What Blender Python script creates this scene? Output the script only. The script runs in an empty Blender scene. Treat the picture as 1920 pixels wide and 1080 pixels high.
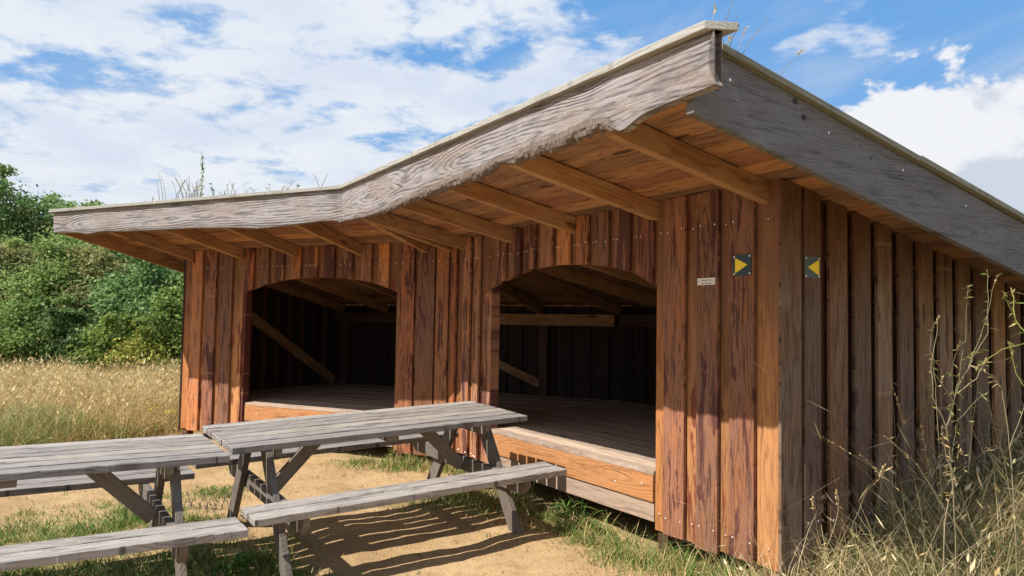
import bpy, math, random
import numpy as np
from mathutils import Vector, Matrix, noise as mnoise
random.seed(7); rng = np.random.default_rng(11)
S = bpy.context.scene; COL = S.collection
PI = math.pi; rad = math.radians

# ------------------------------------------------------------------ camera
F_PX, PITCH, ROLL, EYE = 1416.9, 0.0487, 0.0169, 1.6      # focal in px of a 1920 px wide frame
cam = bpy.data.objects.new('camera', bpy.data.cameras.new('camera')); COL.objects.link(cam)
cam.data.sensor_width = 36; cam.data.lens = F_PX / 1920 * 36; cam.data.clip_end = 2000; cam.data.clip_start = 0.05
fw = Vector((0, math.cos(PITCH), math.sin(PITCH))); up0 = Vector((0, -math.sin(PITCH), math.cos(PITCH))); rt0 = Vector((1, 0, 0))
c_, s_ = math.cos(ROLL), math.sin(ROLL)
rt = rt0 * c_ + up0 * s_; upv = up0 * c_ - rt0 * s_      # roll
cam.matrix_world = Matrix(((rt.x, upv.x, -fw.x, 0), (rt.y, upv.y, -fw.y, 0), (rt.z, upv.z, -fw.z, EYE), (0, 0, 0, 1)))
S.camera = cam

# ------------------------------------------------------------------ sun, exposure
SUN_ELEV = rad(48.5); TRAVEL = (math.cos(0.582), math.sin(0.582))
sun = bpy.data.objects.new('sun', bpy.data.lights.new('sun', 'SUN')); COL.objects.link(sun)
sun.data.energy = 5.0; sun.data.angle = rad(0.5); sun.data.color = (1.0, 0.955, 0.90)
sd = Vector((TRAVEL[0] * math.cos(SUN_ELEV), TRAVEL[1] * math.cos(SUN_ELEV), -math.sin(SUN_ELEV)))
sun.rotation_euler = sd.to_track_quat('-Z', 'Y').to_euler(); sun.location = (-6, -4, 12)
S.view_settings.view_transform = 'Standard'; S.view_settings.look = 'None'
S.view_settings.exposure = 0.58; S.view_settings.gamma = 1.0; S.view_settings.use_curve_mapping = False
S.render.engine = 'CYCLES'
S.cycles.max_bounces = 8; S.cycles.diffuse_bounces = 4; S.cycles.transmission_bounces = 4; S.cycles.transparent_max_bounces = 8

# ------------------------------------------------------------------ node helpers
class NT:
    def __init__(s, tree): s.t = tree; s.t.nodes.clear()
    def n(s, typ, **kw):
        nd = s.t.nodes.new(typ)
        for k, v in kw.items():
            if k.startswith('i_'): s.set(nd.inputs[k[2:].replace('_', ' ')], v)
            else: setattr(nd, k, v)
        return nd
    def set(s, inp, v):
        if isinstance(v, bpy.types.NodeSocket): s.t.links.new(v, inp)
        else:
            try: inp.default_value = v
            except Exception:
                inp.default_value = (*v, 1) if hasattr(v, '__len__') else (v, v, v)
    def m(s, op, a, b=0.0, c=None, clamp=False):
        nd = s.t.nodes.new('ShaderNodeMath'); nd.operation = op; nd.use_clamp = clamp
        s.set(nd.inputs[0], a); s.set(nd.inputs[1], b)
        if c is not None: s.set(nd.inputs[2], c)
        return nd.outputs[0]
    def vm(s, op, a, b=(0, 0, 0)):
        nd = s.t.nodes.new('ShaderNodeVectorMath'); nd.operation = op
        s.set(nd.inputs[0], a)
        if op == 'SCALE': s.set(nd.inputs['Scale'], b)
        else: s.set(nd.inputs[1], b)
        return nd.outputs[0]
    def mix(s, f, a, b, mode='MIX'):
        nd = s.t.nodes.new('ShaderNodeMix'); nd.data_type = 'RGBA'; nd.blend_type = mode
        s.set(nd.inputs[0], f)
        for i, v in ((6, a), (7, b)):
            s.set(nd.inputs[i], v if isinstance(v, bpy.types.NodeSocket) else (*v[:3], 1))
        return nd.outputs[2]
    def mr(s, v, a, b, c=0.0, d=1.0, smooth=True):
        nd = s.t.nodes.new('ShaderNodeMapRange'); nd.interpolation_type = 'SMOOTHSTEP' if smooth else 'LINEAR'
        for i, x in enumerate((v, a, b, c, d)): s.set(nd.inputs[i], x)
        return nd.outputs[0]
    def noise(s, vec, scale, detail=3.0, rough=0.5, dist=0.0):
        nd = s.t.nodes.new('ShaderNodeTexNoise')
        s.set(nd.inputs['Vector'], vec); nd.inputs['Scale'].default_value = scale; nd.inputs['Detail'].default_value = detail
        nd.inputs['Roughness'].default_value = rough; nd.inputs['Distortion'].default_value = dist
        return nd.outputs[0]
    def xyz(s, x, y, z):
        nd = s.t.nodes.new('ShaderNodeCombineXYZ')
        for i, v in enumerate((x, y, z)): s.set(nd.inputs[i], v)
        return nd.outputs[0]
    def sep(s, v):
        nd = s.t.nodes.new('ShaderNodeSeparateXYZ'); s.set(nd.inputs[0], v); return nd.outputs

# ------------------------------------------------------------------ world: Nishita sky with clouds in it
def make_world():
    w = bpy.data.worlds.new('World'); S.world = w; w.use_nodes = True; k = NT(w.node_tree)
    out = k.n('ShaderNodeOutputWorld'); bg = k.n('ShaderNodeBackground'); bg.inputs[1].default_value = 0.079
    sky = k.n('ShaderNodeTexSky', sky_type='NISHITA', sun_disc=False, sun_elevation=SUN_ELEV,
              sun_rotation=math.atan2(-TRAVEL[0], -TRAVEL[1]) % (2 * PI), air_density=1.0, dust_density=0.5, ozone_density=2.5)
    d = k.n('ShaderNodeTexCoord').outputs['Generated']
    x, y, z = k.sep(d)
    zz = k.m('MAXIMUM', z, 0.02)
    den = k.m('ADD', zz, 0.16)
    P = k.xyz(k.m('DIVIDE', x, den), k.m('DIVIDE', y, den), 0.0)
    P = k.vm('ADD', P, (3.1, 1.7, 0))
    n1 = k.noise(P, 1.5, 8, 0.60, 0.5)
    n2 = k.noise(k.vm('ADD', P, (7, 3, 0)), 4.6, 6, 0.6, 0.1)
    fine = k.noise(P, 9.0, 6, 0.62)
    az = k.m('ARCTAN2', x, y)                                   # 0 = +Y, positive to the right
    el = k.m('ARCSINE', z)
    def blob(a0, e0, sa, se):
        u = k.m('DIVIDE', k.m('SUBTRACT', az, a0), sa); v = k.m('DIVIDE', k.m('SUBTRACT', el, e0), se)
        return k.m('EXPONENT', k.m('MULTIPLY', k.m('ADD', k.m('MULTIPLY', u, u), k.m('MULTIPLY', v, v)), -1.0))
    # sheet of broken high cloud, thinning towards the right
    sheet = k.m('ADD', k.m('MULTIPLY', n1, 0.45), k.m('MULTIPLY', n2, 0.55))
    bias = k.mr(az, 0.0, 0.36, 0.062, -0.06)
    bias = k.m('SUBTRACT', bias, k.m('MULTIPLY', blob(0.24, 0.42, 0.18, 0.09), 0.10))
    bias = k.m('ADD', bias, k.m('MULTIPLY', blob(-0.35, 0.17, 0.45, 0.05), 0.05))
    c1 = k.mr(k.m('ADD', sheet, bias), 0.47, 0.585)
    c1 = k.m('MULTIPLY', c1, k.mr(k.m('ADD', fine, k.m('MULTIPLY', c1, 0.5)), 0.25, 0.62))
    # cumulus bank, low on the right
    Q = k.xyz(k.m('MULTIPLY', az, 6.0), k.m('MULTIPLY', el, 8.5), 2.0)
    q1 = k.noise(Q, 1.15, 8, 0.55, 0.15)
    hgt = k.m('ADD', k.mr(az, 0.29, 0.40, 0.20, 0.285), k.mr(az, 0.54, 0.66, 0.0, 0.05))                       # top of the bank climbs to the right
    cum = k.m('ADD', k.m('SUBTRACT', hgt, el), k.m('MULTIPLY', k.m('SUBTRACT', q1, 0.5), 0.40))
    cum = k.m('MULTIPLY', k.mr(cum, 0.0, 0.02), k.mr(az, 0.24, 0.33))
    q2 = k.noise(k.vm('ADD', Q, (0.22, 0.35, 0.0)), 1.5, 7, 0.55, 0.15)
    shade = k.mr(k.m('ADD', k.m('MULTIPLY', k.m('SUBTRACT', q1, q2), 1.6), k.m('MULTIPLY', k.m('SUBTRACT', el, k.m('SUBTRACT', hgt, 0.10)), 0.9)), -0.14, 0.16)
    cumcol = k.mix(shade, (5.3, 5.8, 6.7), (7.6, 7.7, 8.0))
    sheetcol = k.mix(k.mr(n1, 0.42, 0.66), (7.3, 7.6, 8.0), (5.9, 6.5, 7.6))
    low = k.mr(el, 0.05, 0.30)
    skyc = k.mix(1.0, sky.outputs[0], (0.78, 0.90, 1.04), 'MULTIPLY')
    skyc = k.mix(0.78, skyc, k.mix(k.mr(el, 0.1, 0.6), (1.9, 4.1, 7.4), (1.15, 3.4, 7.2)))
    skyc = k.mix(k.m('MULTIPLY', k.m('SUBTRACT', 1.0, low), 0.6), skyc, (3.3, 4.6, 6.2))
    veil = k.noise(k.xyz(k.m('MULTIPLY', k.m('ADD', k.m('MULTIPLY', x, 0.8), k.m('MULTIPLY', z, 1.6)), 1.6), k.m('MULTIPLY', k.m('SUBTRACT', z, k.m('MULTIPLY', x, 0.35)), 7.0), 4.0), 1.4, 6, 0.6, 0.4)
    skyc = k.mix(k.m('MULTIPLY', k.mr(veil, 0.40, 0.72), 0.6), skyc, (5.0, 5.7, 6.9))
    colr = k.mix(k.m('MULTIPLY', c1, 0.94), skyc, sheetcol)
    colr = k.mix(k.m('MULTIPLY', cum, 0.97), colr, cumcol)
    k.set(bg.inputs[0], colr)
    k.t.links.new(bg.outputs[0], out.inputs[0])
make_world()

# ------------------------------------------------------------------ materials
def newmat(name):
    m = bpy.data.materials.new(name); m.use_nodes = True; k = NT(m.node_tree)
    out = k.n('ShaderNodeOutputMaterial'); b = k.n('ShaderNodeBsdfPrincipled')
    k.t.links.new(b.outputs[0], out.inputs[0]); return m, k, b, out
def attr(k, name, what='Vector'):
    return k.n('ShaderNodeAttribute', attribute_name=name).outputs[what]

def wood(name, A, B, lum=1.0, hue=0.0, top=None, ring=55, ring_amt=0.35, stain_sc=(1.5, 11.0), dirt=0.35, crack=0.25, bulge=0.035, knot=(1.5, 5.5), knot_col=None, knot_amt=0.8, stain=None, stain_lo=0.56,
         tint=0.35, warm=None, warm_amt=0.5, speck=0.0, bump=0.4, rough=0.72, wander=0.05, band=None, spec=0.3):
    """plank wood: gc = (along grain, across, depth) in metres, offset per board; rnd = per-board random"""
    A, B = [tuple(c * lum * 0.93 for c in q) for q in (A, B)]; warm = warm and tuple(c * lum for c in warm)
    m, k, b, out = newmat(name)
    gc = attr(k, 'gc'); rnd = attr(k, 'rnd', 'Fac')
    x, y, z = k.sep(gc)
    kv = k.n('ShaderNodeTexVoronoi', voronoi_dimensions='3D', feature='F1')
    k.set(kv.inputs['Vector'], k.xyz(k.m('MULTIPLY', x, knot[0]), k.m('MULTIPLY', y, knot[1]), k.m('MULTIPLY', rnd, 37.0)))
    kv.inputs['Scale'].default_value = 1.0; kd = kv.outputs['Distance']
    has = k.m('GREATER_THAN', k.sep(kv.outputs['Color'])[0], 0.42)
    blg = k.m('MULTIPLY', k.m('EXPONENT', k.m('MULTIPLY', k.m('MULTIPLY', kd, kd), -14.0)), has)
    low = k.noise(k.xyz(k.m('MULTIPLY', x, 0.75), k.m('MULTIPLY', y, 0.8), k.m('MULTIPLY', rnd, 53.0)), 1.0, 2, 0.5)
    mid = k.noise(k.xyz(k.m('MULTIPLY', x, 4.0), k.m('MULTIPLY', y, 7.0), k.m('MULTIPLY', rnd, 11.0)), 1.0, 3, 0.5)
    zz = k.m('ADD', z, k.m('MULTIPLY', k.m('SUBTRACT', low, 0.5), wander * 3))
    r = k.m('SQRT', k.m('ADD', k.m('MULTIPLY', y, y), k.m('MULTIPLY', zz, zz)))
    r = k.m('ADD', r, k.m('MULTIPLY', k.m('SUBTRACT', low, 0.5), wander * 2.2))
    r = k.m('ADD', r, k.m('MULTIPLY', k.m('SUBTRACT', mid, 0.5), 0.022))
    r = k.m('ADD', r, k.m('MULTIPLY', blg, bulge))
    ph = k.m('MULTIPLY', r, ring * 2 * PI)
    rings = k.m('ADD', k.m('MULTIPLY', k.m('SINE', ph), 0.5), 0.5)
    rings = k.m('POWER', rings, 1.8)
    rv = k.noise(k.xyz(k.m('MULTIPLY', x, 2.3), k.m('MULTIPLY', y, 13.0), k.m('MULTIPLY', rnd, 23.0)), 1.0, 4, 0.65)
    rings = k.m('MULTIPLY', rings, k.mr(rv, 0.36, 0.62, 0.12, 1.25))
    fib = k.noise(k.xyz(k.m('MULTIPLY', x, 9.0), k.m('MULTIPLY', y, 170.0), k.m('MULTIPLY', z, 170.0)), 1.0, 3, 0.6)
    pat = k.noise(k.xyz(k.m('MULTIPLY', x, 2.2), k.m('MULTIPLY', y, 9.0), k.m('MULTIPLY', rnd, 19.0)), 1.0, 4, 0.6)
    f = k.m('ADD', k.m('MULTIPLY', rings, ring_amt), k.m('MULTIPLY', k.m('SUBTRACT', fib, 0.5), 1.5))
    f = k.m('ADD', f, k.m('MULTIPLY', k.m('SUBTRACT', pat, 0.5), 1.4), clamp=True)
    col = k.mix(f, A, B)
    if warm: col = k.mix(k.m('MULTIPLY', k.mr(pat, 0.42, 0.66), warm_amt), col, warm)
    grime = k.noise(k.xyz(k.m('MULTIPLY', x, 3.0), k.m('MULTIPLY', y, 26.0), k.m('MULTIPLY', rnd, 31.0)), 1.0, 6, 0.7)
    col = k.mix(k.m('MULTIPLY', k.mr(grime, 0.50, 0.68), dirt), col, tuple(c * 0.55 for c in B))
    # board to board difference
    t = k.mr(rnd, 0.0, 1.0, 1.0 - tint, 1.0 + tint, False)
    col = k.mix(1.0, col, k.xyz(t, t, k.m('POWER', t, 0.9)), 'MULTIPLY')
    if hue:                                                        # some boards redder and darker, some golden
        h1 = k.m('FRACT', k.m('MULTIPLY', rnd, 3.7)); h2 = k.m('FRACT', k.m('MULTIPLY', rnd, 5.9))
        col = k.mix(k.m('MULTIPLY', k.mr(h1, 0.55, 0.95), hue), col, k.mix(1.0, col, (0.62, 0.42, 0.50), 'MULTIPLY'))
        col = k.mix(k.m('MULTIPLY', k.mr(h2, 0.60, 0.95), hue), col, k.mix(1.0, col, (1.55, 1.30, 0.85), 'MULTIPLY'))
    if top:                                                        # sheltered side boards keep their stain; on wall_gap it paints in eave shade
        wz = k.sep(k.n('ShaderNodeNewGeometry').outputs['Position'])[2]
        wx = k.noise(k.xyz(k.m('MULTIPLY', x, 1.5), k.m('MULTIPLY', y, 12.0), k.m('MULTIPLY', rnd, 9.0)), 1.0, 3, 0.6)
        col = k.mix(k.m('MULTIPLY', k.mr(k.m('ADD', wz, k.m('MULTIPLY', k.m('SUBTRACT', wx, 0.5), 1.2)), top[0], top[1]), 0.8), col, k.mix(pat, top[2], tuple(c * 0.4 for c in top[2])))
    ck = k.noise(k.xyz(k.m('MULTIPLY', x, 1.6), k.m('MULTIPLY', y, 55.0), k.m('MULTIPLY', rnd, 13.0)), 1.0, 2, 0.5)      # drying cracks
    col = k.mix(k.m('MULTIPLY', k.mr(k.m('ABSOLUTE', k.m('SUBTRACT', ck, 0.5)), 0.012, 0.003), crack), col, tuple(c * 0.25 for c in B))
    kk = k.m('MULTIPLY', k.mr(kd, 0.17, 0.09), has)
    col = k.mix(k.m('MULTIPLY', kk, knot_amt), col, knot_col or tuple(c * 0.35 for c in B))
    if stain:
        sn = k.noise(k.xyz(k.m('MULTIPLY', x, stain_sc[0]), k.m('MULTIPLY', y, stain_sc[1]), k.m('MULTIPLY', rnd, 71.0)), 1.0, 6, 0.66, 0.5)
        sh = k.m('MULTIPLY', k.mr(k.m('ADD', sn, k.m('MULTIPLY', k.m('SUBTRACT', k.m('FRACT', k.m('MULTIPLY', rnd, 7.3)), 0.5), 0.16)), stain_lo, stain_lo + 0.03), 0.85)
        col = k.mix(sh, col, stain)
    if speck:
        sp = k.noise(k.xyz(k.m('MULTIPLY', x, 16.0), k.m('MULTIPLY', y, 60.0), 0.0), 1.0, 3, 0.7)
        col = k.mix(k.m('MULTIPLY', k.mr(sp, 0.66, 0.72), speck), col, tuple(min(1, c * 1.9 + 0.1) for c in A))
    if band:                                                       # faded strips where battens once sat
        bd = k.m('MULTIPLY', k.m('LESS_THAN', k.m('ABSOLUTE', k.m('SUBTRACT', x, k.m('ADD', k.m('FLOOR', x), 0.55))), 0.012), k.m('GREATER_THAN', rnd, 0.55))
        col = k.mix(k.m('MULTIPLY', bd, 0.3), col, band)
    k.set(b.inputs['Base Color'], col); b.inputs['Roughness'].default_value = rough
    b.inputs['Specular IOR Level'].default_value = spec
    bp = k.n('ShaderNodeBump'); bp.inputs['Strength'].default_value = bump; bp.inputs['Distance'].default_value = 0.004
    k.set(bp.inputs['Height'], k.m('SUBTRACT', k.m('MULTIPLY', fib, 0.8), k.m('MULTIPLY', rings, 0.8)))
    k.t.links.new(bp.outputs[0], b.inputs['Normal'])
    return m
M = {}
M['wall'] = wood('stained red brown cladding', (0.40, 0.19, 0.11), (0.065, 0.027, 0.020), lum=0.84, hue=0.8, dirt=0.8, crack=0.5, ring=44, ring_amt=0.5, knot=(2.6, 7), knot_col=(0.07, 0.018, 0.012),
                 stain=(0.070, 0.022, 0.020), stain_lo=0.525, warm=(0.50, 0.20, 0.07), warm_amt=0.6, speck=0.35, tint=0.32, band=(0.5, 0.27, 0.12))
M['dark'] = wood('shade toned indoor cladding', (0.040, 0.022, 0.017), (0.016, 0.009, 0.007), ring=50, tint=0.3)  # interior shade is put into this board colour
M['wall_gap'] = wood('golden brown recessed cladding', (0.54, 0.25, 0.095), (0.17, 0.07, 0.033), lum=0.86, top=(1.1, 2.2, (0.24, 0.11, 0.06)), hue=0.5, dirt=0.4, ring=44, ring_amt=0.4, stain=(0.16, 0.035, 0.018), stain_lo=0.60, knot_col=(0.13, 0.028, 0.015), tint=0.3)  # browner top paints the eave's shade into the colour
M['side_inner'] = wood('shade darkened side cladding', (0.13, 0.050, 0.030), (0.06, 0.024, 0.016), ring=50, tint=0.3)  # redder boards, darkened further to paint in the shade of the gaps
M['side'] = wood('weathered brown cladding', (0.270, 0.180, 0.120), (0.055, 0.030, 0.019), lum=0.82, crack=0.6, hue=0.6, dirt=0.6, top=(1.6, 2.4, (0.17, 0.065, 0.028)), ring=50, ring_amt=0.45, knot=(1.8, 7), knot_col=(0.05, 0.02, 0.012),
                 stain=(0.05, 0.026, 0.018), stain_lo=0.60, warm=(0.27, 0.125, 0.05), warm_amt=0.45, speck=0.25, tint=0.28, band=(0.4, 0.26, 0.14))
M['inner'] = wood('recessed brown cladding', (0.20, 0.080, 0.042), (0.09, 0.034, 0.022), lum=0.80, hue=0.8, ring=50, ring_amt=0.45, warm=(0.30, 0.11, 0.04), warm_amt=0.4, tint=0.2)
M['timber'] = wood('sawn pine rafter', (0.46, 0.265, 0.13), (0.20, 0.10, 0.048), lum=1.0, ring=38, ring_amt=0.5, knot=(1.7, 6), knot_col=(0.09, 0.03, 0.012), tint=0.12,
                   warm=(0.33, 0.14, 0.05), warm_amt=0.5, speck=0.15)
M['indoor'] = wood('shade toned indoor timber', (0.10, 0.052, 0.030), (0.05, 0.026, 0.015), ring=38, ring_amt=0.5, knot=(1.7, 6), tint=0.15)  # darker copy of the timber, with the room's shade in its colour
M['soffit'] = wood('rough soffit board', (0.43, 0.235, 0.135), (0.10, 0.045, 0.027), lum=0.76, hue=0.5, dirt=0.6, crack=0.6, ring=34, ring_amt=0.5, knot=(1.2, 6), tint=0.30, warm=(0.48, 0.28, 0.16), warm_amt=0.5, wander=0.08)
M['fascia'] = wood('silver grey live edge board', (0.52, 0.475, 0.46), (0.15, 0.125, 0.135), lum=0.60, crack=0.75, ring=40, ring_amt=0.75, bulge=0.055, knot=(1.3, 4.2), knot_col=(0.10, 0.075, 0.07), knot_amt=0.7,
                   tint=0.05, warm=(0.42, 0.32, 0.25), warm_amt=0.6, speck=0.5, bump=0.8, wander=0.06, dirt=0.55)
M['fascia_side'] = wood('slate grey barge board', (0.30, 0.295, 0.305), (0.12, 0.118, 0.125), lum=0.58, dirt=0.5, crack=0.5, ring=55, ring_amt=0.4, knot=(6.5, 8.0), knot_col=(0.03, 0.027, 0.027), knot_amt=0.95,
                        tint=0.05, warm=(0.26, 0.23, 0.20), warm_amt=0.4, wander=0.09)
M['cap'] = wood('pale weathered capping', (0.45, 0.43, 0.385), (0.27, 0.25, 0.215), lum=0.78, ring=60, ring_amt=0.3, tint=0.08, speck=0.3)
M['cap_side'] = wood('mossy weathered capping', (0.34, 0.33, 0.26), (0.19, 0.18, 0.12), lum=0.70, ring=60, ring_amt=0.3, tint=0.08)
M['table'] = wood('grey weathered table plank', (0.48, 0.43, 0.385), (0.13, 0.11, 0.10), lum=0.70, hue=0.12, crack=0.7, dirt=0.7, ring=62, ring_amt=0.4, knot=(1.6, 7), knot_col=(0.10, 0.08, 0.07), tint=0.2,
                  warm=(0.44, 0.385, 0.32), warm_amt=0.45, speck=0.6, bump=0.7, wander=0.05)
M['leg'] = wood('dark grey table timber', (0.33, 0.285, 0.24), (0.17, 0.14, 0.12), lum=0.62, ring=55, ring_amt=0.5, tint=0.2, warm=(0.36, 0.26, 0.17), warm_amt=0.4)
M['rim'] = wood('oiled orange rim board', (0.60, 0.27, 0.10), (0.26, 0.095, 0.035), lum=0.80, dirt=0.5, ring=50, ring_amt=0.35, knot=(1.5, 5), knot_col=(0.2, 0.05, 0.02), tint=0.08, warm=(0.66, 0.33, 0.14), warm_amt=0.5, wander=0.06)
M['rim_pale'] = wood('pale lower rim board', (0.56, 0.40, 0.29), (0.34, 0.22, 0.15), lum=0.80, ring=40, ring_amt=0.5, tint=0.08)
M['deck'] = wood('worn deck board', (0.50, 0.38, 0.28), (0.28, 0.19, 0.13), lum=1.05, ring=60, ring_amt=0.5, tint=0.2, speck=0.3)
def plain(name, c, rough=0.5, metal=0.0, noise=0.0, scale=30):
    m, k, b, out = newmat(name)
    if noise:
        n = k.noise(k.n('ShaderNodeTexCoord').outputs['Object'], scale, 4, 0.6)
        k.set(b.inputs['Base Color'], k.mix(n, tuple(x * (1 - noise) for x in c), tuple(min(1, x * (1 + noise)) for x in c)))
    else: b.inputs['Base Color'].default_value = (*c, 1)
    b.inputs['Roughness'].default_value = rough; b.inputs['Metallic'].default_value = metal
    return m
M['screw'] = plain('galvanised screw', (0.75, 0.75, 0.75), 0.35, 0.6)
M['bark'] = plain('rough bark', (0.135, 0.10, 0.08), 0.95, noise=0.95, scale=55)
M['green_plate'] = plain('dark green enamel', (0.006, 0.024, 0.022), 0.35, noise=0.15)
M['grey_plate'] = plain('faded grey green enamel', (0.06, 0.09, 0.08), 0.4, noise=0.15)
M['yellow'] = plain('yellow enamel', (0.92, 0.68, 0.01), 0.4, noise=0.06)
M['label'] = plain('white engraved plate', (0.78, 0.77, 0.70), 0.5, noise=0.05)
M['ink'] = plain('black engraving', (0.05, 0.045, 0.04), 0.6)
M['soil'] = plain('roof soil', (0.12, 0.09, 0.05), 1.0, noise=0.5)

def leafmat(name, cols, trans=0.35, rough=0.6):
    """foliage: rnd picks a tone along cols"""
    m, k, b, out = newmat(name)
    rnd = attr(k, 'rnd', 'Fac')
    cr = k.n('ShaderNodeValToRGB'); k.set(cr.inputs[0], rnd)
    e = cr.color_ramp.elements
    while len(e) < len(cols): e.new(0.5)
    for i, c in enumerate(cols): e[i].position = i / (len(cols) - 1); e[i].color = (*c, 1)
    k.set(b.inputs['Base Color'], cr.outputs[0]); b.inputs['Roughness'].default_value = rough
    b.inputs['Specular IOR Level'].default_value = 0.25
    tr = k.n('ShaderNodeBsdfTranslucent'); k.set(tr.inputs[0], cr.outputs[0])
    mx = k.n('ShaderNodeMixShader'); mx.inputs[0].default_value = trans
    k.t.links.new(b.outputs[0], mx.inputs[1]); k.t.links.new(tr.outputs[0], mx.inputs[2]); k.t.links.new(mx.outputs[0], out.inputs[0])
    return m
M['dry_grass'] = leafmat('dry meadow grass', [(0.26, 0.16, 0.06), (0.48, 0.32, 0.12), (0.62, 0.45, 0.20), (0.72, 0.57, 0.31), (0.36, 0.34, 0.12)], 0.3)
M['mid_grass'] = leafmat('half green grass', [(0.10, 0.16, 0.035), (0.17, 0.22, 0.05), (0.30, 0.30, 0.09), (0.42, 0.34, 0.13)], 0.3)
M['green_grass'] = leafmat('short green grass', [(0.035, 0.095, 0.014), (0.075, 0.17, 0.025), (0.13, 0.24, 0.04), (0.28, 0.33, 0.09)], 0.3)
M['wall_grass'] = leafmat('rank wall grass', [(0.035, 0.075, 0.02), (0.09, 0.14, 0.04), (0.24, 0.19, 0.07), (0.55, 0.40, 0.18), (0.80, 0.65, 0.38)], 0.3)
M['stalk'] = leafmat('dry stalk', [(0.13, 0.12, 0.06), (0.24, 0.20, 0.11), (0.42, 0.34, 0.20)], 0.1)
M['stalk_green'] = leafmat('yellow green stalk', [(0.25, 0.28, 0.07), (0.42, 0.38, 0.10)], 0.1)
M['herb'] = leafmat('herb leaves', [(0.05, 0.12, 0.02), (0.11, 0.22, 0.04), (0.17, 0.28, 0.06)], 0.3)
M['yellow_flower'] = leafmat('yellow flower', [(0.55, 0.40, 0.03), (0.75, 0.55, 0.03)], 0.2)
M['trunk'] = plain('grey bark', (0.11, 0.085, 0.065), 0.9, noise=0.4, scale=12)

# ------------------------------------------------------------------ mesh helpers
def link(o, parent=None, name=None):
    COL.objects.link(o)
    if parent is not None: o.parent = parent
    return o
def tag(o, label=None, cat=None, group=None, kind=None):
    for k_, v in (('label', label), ('category', cat), ('group', group), ('kind', kind)):
        if v: o[k_] = v
    return o
def empty(name, loc, label, cat, group=None, rot=None):
    o = bpy.data.objects.new(name, None); o.empty_display_size = 0.2; o.location = loc
    if rot is not None: o.rotation_euler = rot
    link(o); return tag(o, label, cat, group)

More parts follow.
